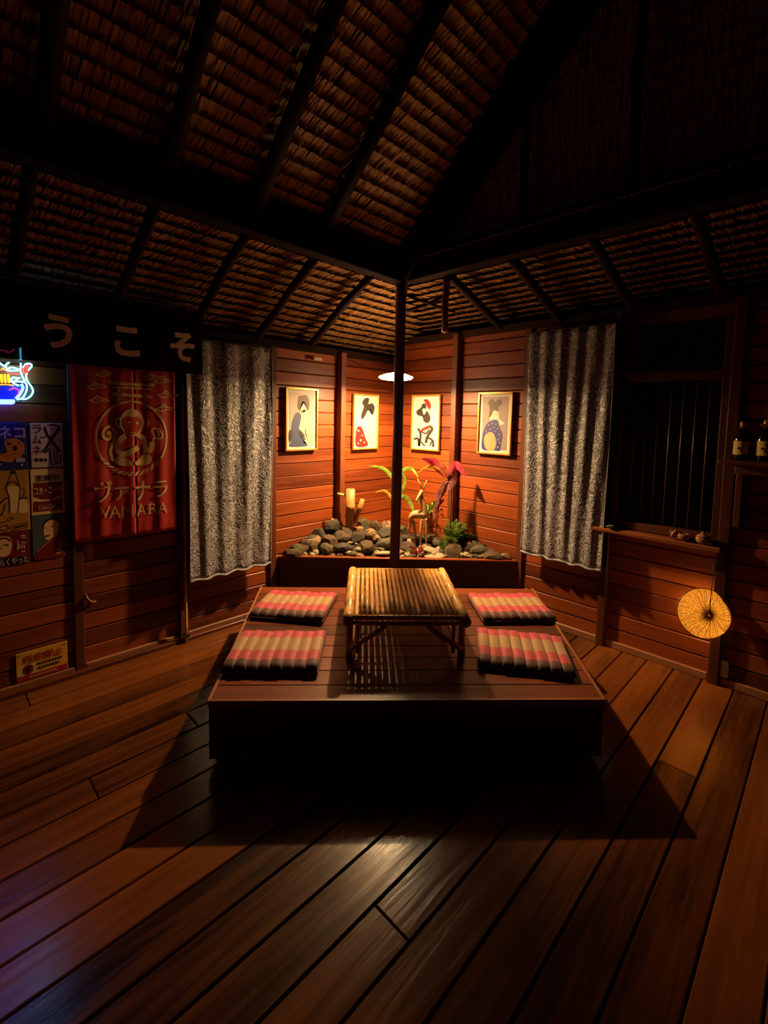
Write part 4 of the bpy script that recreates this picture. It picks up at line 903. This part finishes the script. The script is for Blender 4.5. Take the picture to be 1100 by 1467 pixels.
ntube('bowl_tube', [(-600, 895), (-590, 980), (-520, 1060), (-450, 1095)], 'neon_blue'); ntube('bowl_tube', [(300, 880), (320, 940), (270, 1040), (220, 1085)], 'neon_blue', .007)
ntube('bowl_line_tube', [(130, 965), (200, 940), (260, 965), (265, 1010), (235, 1050)], 'neon_red', .003); ntube('ear_tube', [(-160, 430), (-40, 415), (50, 410), (130, 440), (200, 390)], 'neon_pink', .004)
ntube('head_tube', [(-560, 800), (-540, 620), (-420, 520), (-250, 500), (-60, 560), (0, 590)], 'neon_cyan')
s = S2(); s.blob([(-600, 900), (150, 905), (340, 880), (330, 990), (230, 1090), (-200, 1100), (-470, 1090)], False); M['bowlplate'] = plain('blue_acrylic', (.01, .015, .2), .3, emit=(.01, .02, .8), es=.5); s.build('bowl_plate', M['bowlplate'], ne, mN, -.002)
MB().box(mN(-600, 900)[0], mN(330, 900)[0], -.02, -.012, mN(0, 480)[1], mN(0, 475)[1]).build('hanger', M['black'], ne)

# ------------------------------------------------------------------ tin signs
mS = lambda t: zoomL(0, 590, 6.52, t, .03)
def tin(corn, label, bg, name='tin_sign'):
    a, b_, z0, z1 = frect([(c[0]/6.52, 590+c[1]/6.52) for c in corn], 0, .028)
    t = thing(name, label, 'sign', (.024, (a+b_)/2, z0), LW, 'retro tin signs beside the red banner'); w, h = b_-a, z1-z0
    MB().box(-w/2, w/2, -.004, 0, 0, h, .0015).build('plate', M[bg], t); return t
def lay(t, shapes, mf=None):
    mf = mf or mS(t)
    for k, (name, mat, fn) in enumerate(shapes): s = S2(); fn(s); s.build(name, M[mat], t, mf, .0046+.0005*k)
t = tin([(285, 105), (588, 105), (288, 520), (588, 515)], 'white tin sign with red katakana and black bottle drawing', 'sign_white')
ztext('lettering', 'ラムネ', (300, 112, 390, 410), mS(t), 'sign_maroon', t, .005, .02, vert=True)
lay(t, [('bottle_drawing', 'sign_black', lambda s: (s.stroke([(415, 140), (450, 230), (530, 330), (560, 380)], 26), s.stroke([(560, 140), (520, 200), (470, 270), (420, 360)], 26), s.stroke([(440, 130), (500, 120), (560, 150), (530, 190)], 14), s.stroke([(460, 340), (480, 480)], 14), s.stroke([(560, 400), (560, 470), (480, 490)], 14), s.stroke([(500, 360), (520, 470)], 12), s.stroke([(530, 360), (540, 460)], 10), s.stroke([(395, 350), (420, 380), (450, 350)], 18), s.stroke([(380, 230), (400, 245), (430, 230)], 12))),
        ('drawing_dots', 'sign_black', lambda s: (s.circ(340, 450, 18, 12), s.circ(385, 450, 18, 12), s.circ(425, 450, 16, 12)))])
t = tin([(285, 535), (598, 530), (295, 965), (602, 945)], 'red and cream tin cola sign with katakana and a white wave', 'sign_cream')
lay(t, [('red_field', 'sign_maroon', lambda s: s.poly([(312, 665), (582, 650), (582, 775), (480, 815), (400, 820), (315, 795)])), ('red_field', 'sign_maroon', lambda s: s.poly([(315, 840), (400, 838), (500, 825), (583, 795), (585, 912), (315, 938)]))])
ztext('lettering', '営業中', (335, 585, 552, 648), mS(t), 'sign_black', t, .006, .02); ztext('lettering', 'コカ・コーラ', (320, 698, 576, 768), mS(t), 'sign_cream', t, .007, .015); ztext('lettering', 'Coca-Cola', (360, 862, 522, 908), mS(t), 'sign_cream', t, .007, 0, shear=.3)
t = tin([(300, 965), (602, 955), (305, 1395), (604, 1340)], 'slate tin sign with a pale face above a red robe', 'sign_slate')
lay(t, [('hair', 'sign_black', lambda s: s.blob([(400, 1060), (440, 1005), (500, 985), (550, 1020), (562, 1090), (540, 1160), (430, 1180)])), ('face', 'sign_skin', lambda s: s.blob([(410, 1070), (450, 1020), (510, 1010), (548, 1050), (545, 1120), (510, 1175), (450, 1200), (415, 1170)])),
        ('robe', 'sign_maroon', lambda s: s.blob([(340, 1320), (420, 1240), (480, 1180), (550, 1160), (595, 1130), (596, 1330), (500, 1360), (330, 1380)])), ('collar', 'sign_ochre', lambda s: (s.stroke([(345, 1310), (420, 1240), (480, 1185)], 9), s.circ(545, 1300, 28), s.stroke([(560, 1270), (570, 1200)], 18))),
        ('features', 'sign_black', lambda s: (s.stroke([(415, 1085), (430, 1080)], 7), s.stroke([(475, 1075), (500, 1068)], 7), s.stroke([(425, 1160), (465, 1155)], 12), s.circ(545, 1300, 10)))])
t = tin([(-160, 100), (248, 98), (-160, 560), (250, 535)], 'navy tin sign with lilac katakana above a yellow cat', 'sign_navy')
ztext('lettering', 'ネコ', (-20, 135, 235, 250), mS(t), 'sign_lilac', t, .005, .02)
lay(t, [('cat', 'sign_orange', lambda s: s.blob([(40, 290), (70, 255), (150, 250), (215, 290), (230, 350), (190, 430), (110, 470), (0, 455), (-60, 400), (10, 400), (60, 370)])), ('cat_marks', 'sign_black', lambda s: (s.stroke([(70, 280), (85, 310), (100, 285)], 12), s.blob([(120, 330), (150, 315), (160, 350), (140, 370)]), s.stroke([(40, 420), (110, 400), (170, 380)], 6), s.stroke([(170, 280), (190, 310)], 8))), ('sparkle', 'sign_lilac', lambda s: s.circ(205, 495, 12, 8)), ('sparkle', 'sign_lilac', lambda s: s.circ(225, 385, 8, 8)), ('sparkle', 'sign_lilac', lambda s: s.circ(5, 490, 10, 8)), ('panel', 'sign_lilac', lambda s: s.rect(150, 430, 235, 470))])
t = tin([(-170, 555), (272, 545), (-170, 1150), (275, 1105)], 'ochre tin sign with a line-drawn drinker and bottle', 'sign_ochre')
lay(t, [('drawing', 'sign_cream', lambda s: (s.blob([(70, 700), (110, 690), (180, 700), (175, 820), (160, 945), (95, 945), (80, 800)], False), s.blob([(180, 820), (250, 830), (260, 930), (175, 935)]))),
        ('drawing_lines', 'sign_black', lambda s: (s.stroke([(115, 550), (90, 620), (65, 690), (55, 720), (85, 790), (95, 940)], 7), s.stroke([(140, 550), (170, 640), (185, 700), (180, 820), (165, 950)], 7), s.stroke([(60, 690), (120, 650), (180, 690)], 9), s.blob([(95, 565), (120, 548), (145, 565), (120, 580)]), s.stroke([(190, 720), (220, 715), (230, 760), (215, 790)], 6), s.stroke([(180, 810), (255, 800)], 14), s.stroke([(0, 860), (40, 820), (80, 800)], 10), s.stroke([(10, 970), (40, 910), (50, 860)], 8), s.stroke([(0, 1040), (100, 1010), (125, 985), (60, 1000)], 8), s.stroke([(100, 1070), (255, 1035), (250, 1080), (105, 1110), (100, 1070)], 7, smooth=False), s.stroke([(130, 1085), (235, 1060)], 16), s.stroke([(0, 1080), (60, 1060), (80, 1090), (40, 1110), (0, 1100)], 8))),
        ('dark_bottle', 'sign_black', lambda s: s.blob([(-120, 700), (-60, 690), (-40, 800), (-60, 1000), (-130, 1000)]))])
t = tin([(-170, 1150), (275, 1120), (-170, 1480), (275, 1400)], 'red tin sign with a winking face and white writing along its foot', 'sign_maroon')
t['label'] = 'red tin sign with a pale face and white writing along its foot'
lay(t, [('face', 'sign_skin', lambda s: s.blob([(-40, 1190), (40, 1165), (95, 1180), (112, 1260), (80, 1340), (0, 1355), (-70, 1310)])), ('features', 'sign_black', lambda s: (s.stroke([(20, 1185), (60, 1180), (100, 1210)], 14), s.stroke([(-10, 1200), (20, 1180)], 14), s.stroke([(35, 1250), (60, 1238), (80, 1255)], 12), s.stroke([(-10, 1280), (20, 1275)], 8))), ('black_band', 'sign_black', lambda s: s.poly([(-168, 1395), (272, 1345), (272, 1402), (-168, 1470)])), ('side_marks', 'sign_white', lambda s: [s.rect(*q) for q in ((195, 1150, 240, 1160), (195, 1168, 240, 1178), (195, 1215, 240, 1226), (200, 1240, 212, 1275), (222, 1240, 234, 1275), (200, 1300, 238, 1310), (160, 1205, 172, 1290), (180, 1230, 188, 1280))])])
ztext('lettering', 'らくやった', (0, 1360, 268, 1425), mS(t), 'sign_white', t, .0075, .01)
# yellow no-parking plate
a, b_, z0, z1 = frect([(22, 938), (96, 918), (24.5, 984), (97, 957)], 0, .028)
t = thing('no_parking_sign', 'yellow metal plate with red kanji low on the wall above the baseboard', 'sign', (.024, (a+b_)/2, max(z0, .056)), LW); w, h = b_-a, z1-max(z0, .056)
MB().box(-w/2, w/2, -.004, 0, 0, h, .0015).build('plate', M['sign_yellow'], t)
mL = lambda u, v: (-w/2+w*u, h*(1-v))
for k, (nm, mt_, fn) in enumerate([('pale_panel', 'sign_pale', lambda s: s.rect(.01, .44, .42, .80)), ('red_band', 'sign_red', lambda s: s.rect(.01, .80, .99, .985)), ('no_parking_mark', 'sign_maroon', lambda s: s.poly([(.22+.105*math.cos(i*.314), .62+.17*math.sin(i*.314)) for i in range(20)])),
                                   ('mark_centre', 'sign_black', lambda s: s.poly([(.22+.04*math.cos(i*.314), .62+.07*math.sin(i*.314)) for i in range(20)])), ('screw_holes', 'sign_black', lambda s: [s.poly([(x_+.018*math.cos(i*.6), y_+.03*math.sin(i*.6)) for i in range(10)]) for x_, y_ in ((.05, .08), (.95, .08))]),
                                   ('small_print', 'sign_black', lambda s: [s.rect(.4+i*.056, y_, .4+i*.056+.042, y_+.07) for y_ in (.47, .62) for i in range(9) if not (y_ > .6 and i > 7)]), ('band_print', 'sign_ochre', lambda s: [s.rect(.24+i*.055, .85, .24+i*.055+.04, .92) for i in range(10)])]):
    s = S2(); fn(s); s.build(nm, M[mt_], t, mL, .0046+.0004*k)
ztext('lettering', '駐車禁止', (.15, .12, .92, .40), mL, 'sign_red', t, .007, .02)
# bamboo pole beside the curtain and the small white box on the wall plate
bp = thing('bamboo_pole', 'thin bamboo pole standing against the wall beside the grey curtain', 'pole', (.088, -2.325, 0))
cane((0, 0, 0), (-.02, .0, 1.95), .011, 'cane', bp, 8, .28); MB().tube([(-.012, -.02, .05), (.0, .02, .056)], .02, 8).build('binding', M['cord'], bp)
hb = hit(457, 514, 0, .10)
wbx = thing('white_sensor_box', 'small white box fixed under the eave beside the first print', 'box', (.0515, hb.y, hb.z-.012), LW)
MB().box(-.045, .045, -.035, 0, 0, .026, .004).build('case', M['white'], wbx); MB().box(-.03, .03, -.0365, -.035, .006, .018).build('lens', M['mat'], wbx)

# ------------------------------------------------------------------ corner lamp
_r = ray(567, 541); LP = CAM+_r*(4.09/_r.dot(N2))
la = thing('corner_lamp', 'glowing round disc lamp hanging in the room corner behind the post', 'lamp', (LP.x, LP.y, LP.z))
MB().lathe([(.150, .0), (.149, .006), (.10, .024), (.05, .036), (.02, .042)], 28).build('shade', M['shadetop'], la, smooth=True)
MB().lathe([(.145, -.001), (.136, -.010), (.10, -.018), (.05, -.021), (.004, -.022)], 28).build('diffuser', M['bulb'], la, smooth=True)
pv = Vector((pp.x, pp.y, 0))-Vector((LP.x, LP.y, 0)); pv *= (pv.length-.045)/pv.length
MB().tube([(0, 0, .040), (0, 0, .085), tuple(pv*.6+Vector((0, 0, .10))), tuple(pv+Vector((0, 0, .10)))], .008, 8).build('bracket', M['cord'], la)
cw = hit(500, 515, 0, .04)-LP
MB().tube(spline([(-.05, -.02, .042), tuple(cw*.35+Vector((0, 0, -.02))), tuple(cw*.7+Vector((0, 0, -.01))), tuple(cw)], 6), .004, 6).build('wire', M['cord'], la, smooth=True)
ld = bpy.data.lights.new('lamp_light', 'AREA'); ld.shape = 'DISK'; ld.size = .07; ld.energy = LAMP_POWER; ld.color = LAMP_COL
lo = put('lamp_light', ld, la, (0, 0, -.052))

# ------------------------------------------------------------------ woven hat lamp on the right wall
hp = hit(1012, 880, 1, -.15); nrm = (CAM-hp).normalized(); nrm = (nrm*.35-FW*.65+Vector((0, 0, .05))).normalized()
HP = [(.158, -.035), (.150, -.026), (.11, -.006), (.07, .012), (.03, .027), (.004, .036)]
def hz(r_):
    for (ra_, za_), (rb_, zb_) in zip(HP, HP[1:]):
        if rb_ <= r_ <= ra_: return za_+(zb_-za_)*(ra_-r_)/(ra_-rb_)
    return .036
hl = thing('woven_hat_lamp', 'glowing woven straw hat lamp hanging on a cord under the window sill', 'lamp', hp)
qn = nrm.to_track_quat('Z', 'Y')
b = MB().lathe([(.158, -.035), (.150, -.026), (.11, -.006), (.07, .012), (.03, .027), (.004, .036)], 40); b.f = b.f[:-2]
o = b.build('hat', M['hat'], hl, smooth=True, recalc=False); o.rotation_mode = 'QUATERNION'; o.rotation_quaternion = qn
for k in range(44):
    a_ = 2*math.pi*k/44+rnd(-.06, .06); r1 = .156 if k % 2 else .12; MB_ = MB().tube([(r_*math.cos(a_+.10*math.sin(r_*40)), r_*math.sin(a_+.10*math.sin(r_*40)), hz(r_)+.001) for r_ in [.012+(r1-.012)*i/6 for i in range(7)]], .0013, 4)
    o = MB_.build('rib', M['ribdark'], hl); o.rotation_mode = 'QUATERNION'; o.rotation_quaternion = qn
o = MB().tube([(.158*math.cos(i*.1963), .158*math.sin(i*.1963), -.035) for i in range(33)], .004, 6).build('brim', M['bamboodark'], hl); o.rotation_mode = 'QUATERNION'; o.rotation_quaternion = qn
o = MB().lathe([(.014, -.055), (.020, -.04), (.016, -.02), (.004, -.012)], 12).build('bulb', M['white'], hl, smooth=True); o.rotation_mode = 'QUATERNION'; o.rotation_quaternion = qn
ct = hit(1021, 806, 1, -.10)-hp
MB().tube(spline([tuple(nrm*.042), tuple(Vector((.004, -.01, .09))+nrm*.03), tuple(ct*.8+nrm*.02), tuple(ct)], 6), .003, 6).build('cord', M['cord'], hl, smooth=True)
ld2 = bpy.data.lights.new('hat_light', 'POINT'); ld2.energy = 2.0; ld2.color = (1, .55, .14); ld2.shadow_soft_size = .02
put('hat_light', ld2, hl, tuple(nrm*-.075))
ol = thing('wall_socket', 'pale plastic wall socket low beside the window post above the baseboard', 'socket', (3.012, -.022, .062))
MB().box(-.022, .022, -.02, 0, 0, .115, .005).build('case', M['white'], ol); MB().box(-.012, .012, -.022, -.02, .03, .085, .001).build('cover', M['label'], ol)

# ------------------------------------------------------------------ things on the sill
def sill_at(px, py): r = ray(px, py); p = CAM+r*((.926-CAM.z)/r.z); return p
p = sill_at(893, 750); p.y = min(max(p.y, -.128), -.065)
at_ = thing('ashtray', 'dark round dish with crumpled white bits on the window sill', 'dish', (p.x, -.10, .926))
MB().lathe([(.028, 0), (.046, .012), (.052, .022), (.046, .022), (.036, .012), (.003, .010)], 20).build('bowl', M['ash'], at_, smooth=True)
for k in range(4): put('scrap', rmesh[('pale', k, 'pebble')] if ('pale', k, 'pebble') in rmesh else rock_mesh(k, 1, .2, 4), at_, (rnd(-.02, .02), rnd(-.015, .015), .02)).scale = (.012, .010, .007)
for pxx, lab, lid in ((979, 'small clay pot with its lid tipped against it on the sill', True), (1007, 'small lidded clay pot at the hat-lamp end of the sill', False)):
    h = hit(pxx, 765, 1, -.10)
    t = thing('clay_pot', lab, 'pot', (h.x, -.10, .926), 0, 'clay pots on the window sill')
    MB().lathe([(.018, 0), (.034, .014), (.041, .032), (.036, .046), (.030, .05), (.026, .046), (.003, .03)], 18).build('body', M['clay'], t, smooth=True)
    o = MB().lathe([(.036, .0), (.03, .010), (.012, .016), (.009, .024), (.012, .03), (.003, .033)], 18).build('lid', M['clay'], t, (-.055, 0, .034) if lid else (0, 0, .049), smooth=True)
    if lid: o.rotation_euler = (0, R(-62), 0); o.location = (-.052, 0, .036)
# ------------------------------------------------------------------ shelf with bottles
sh = thing('wall_shelf', 'dark wooden wall shelf holding the bottles beside the barred window', 'shelf', (3.0, -.022, 1.40))
MB().box(-.085, .72, -.18, -.04, .065, .09, .004).build('board', M['walldark'], sh); MB().box(-.012, .72, -.04, 0, .065, .09, .002).build('board', M['walldark'], sh)
MB().box(-.012, .70, -.06, -.045, .0, .064, .003).build('apron', M['walldark'], sh); MB().box(-.005, .03, -.042, -.012, -.34, .06, .003).build('bracket', M['walldark'], sh); MB().box(.62, .655, -.042, -.012, -.34, .06, .003).build('bracket', M['walldark'], sh)
for px, sc, lab, k in ((1062, 1.0, 'dark bottle with a cream label nearest the barred window on the shelf', 0), (1096, 1.04, 'dark bottle with gold bow at its neck beside the other bottle', 1)):
    h = hit(px, 640, 1, -.13); t = thing('liquor_bottle', lab, 'bottle', (h.x, -.13, 1.491), 0, 'bottles on the wall shelf'); t.scale = (sc,)*3
    MB().lathe([(.038, 0), (.043, .006), (.043, .125), (.036, .155), (.018, .185), (.015, .20), (.015, .228), (.012, .232)], 20).build('glass', M['glass'], t, smooth=True)
    lb = MB(); n = 10
    for i in range(n+1): a_ = R(-150+120*i/n); lb.v += [(.0437*math.cos(a_), .0437*math.sin(a_), .035), (.0437*math.cos(a_), .0437*math.sin(a_), .118)]
    lb.f = [[2*i, 2*i+2, 2*i+3, 2*i+1] for i in range(n)]; lb = lb.build('label', M['label'], t, smooth=True, recalc=False)
    for j, (x_, z_) in enumerate(((.008, .10), (.012, .08), (.006, .06), (-.008, .075))):
        MB().box(x_-.006, x_+.006, -.0450, -.0436, z_-.006, z_+.006, .0005).build('label_mark', M['sign_black'], lb)
    MB().lathe([(.0165, .196), (.0165, .236), (.010, .240)], 16).build('cap', M['goldfoil'], t, smooth=True)
    if k: MB().tube([(-.03, -.02, .215), (-.005, -.02, .20), (.03, -.02, .22), (.01, -.02, .19)], .006, 6).build('bow', M['goldfoil'], t)
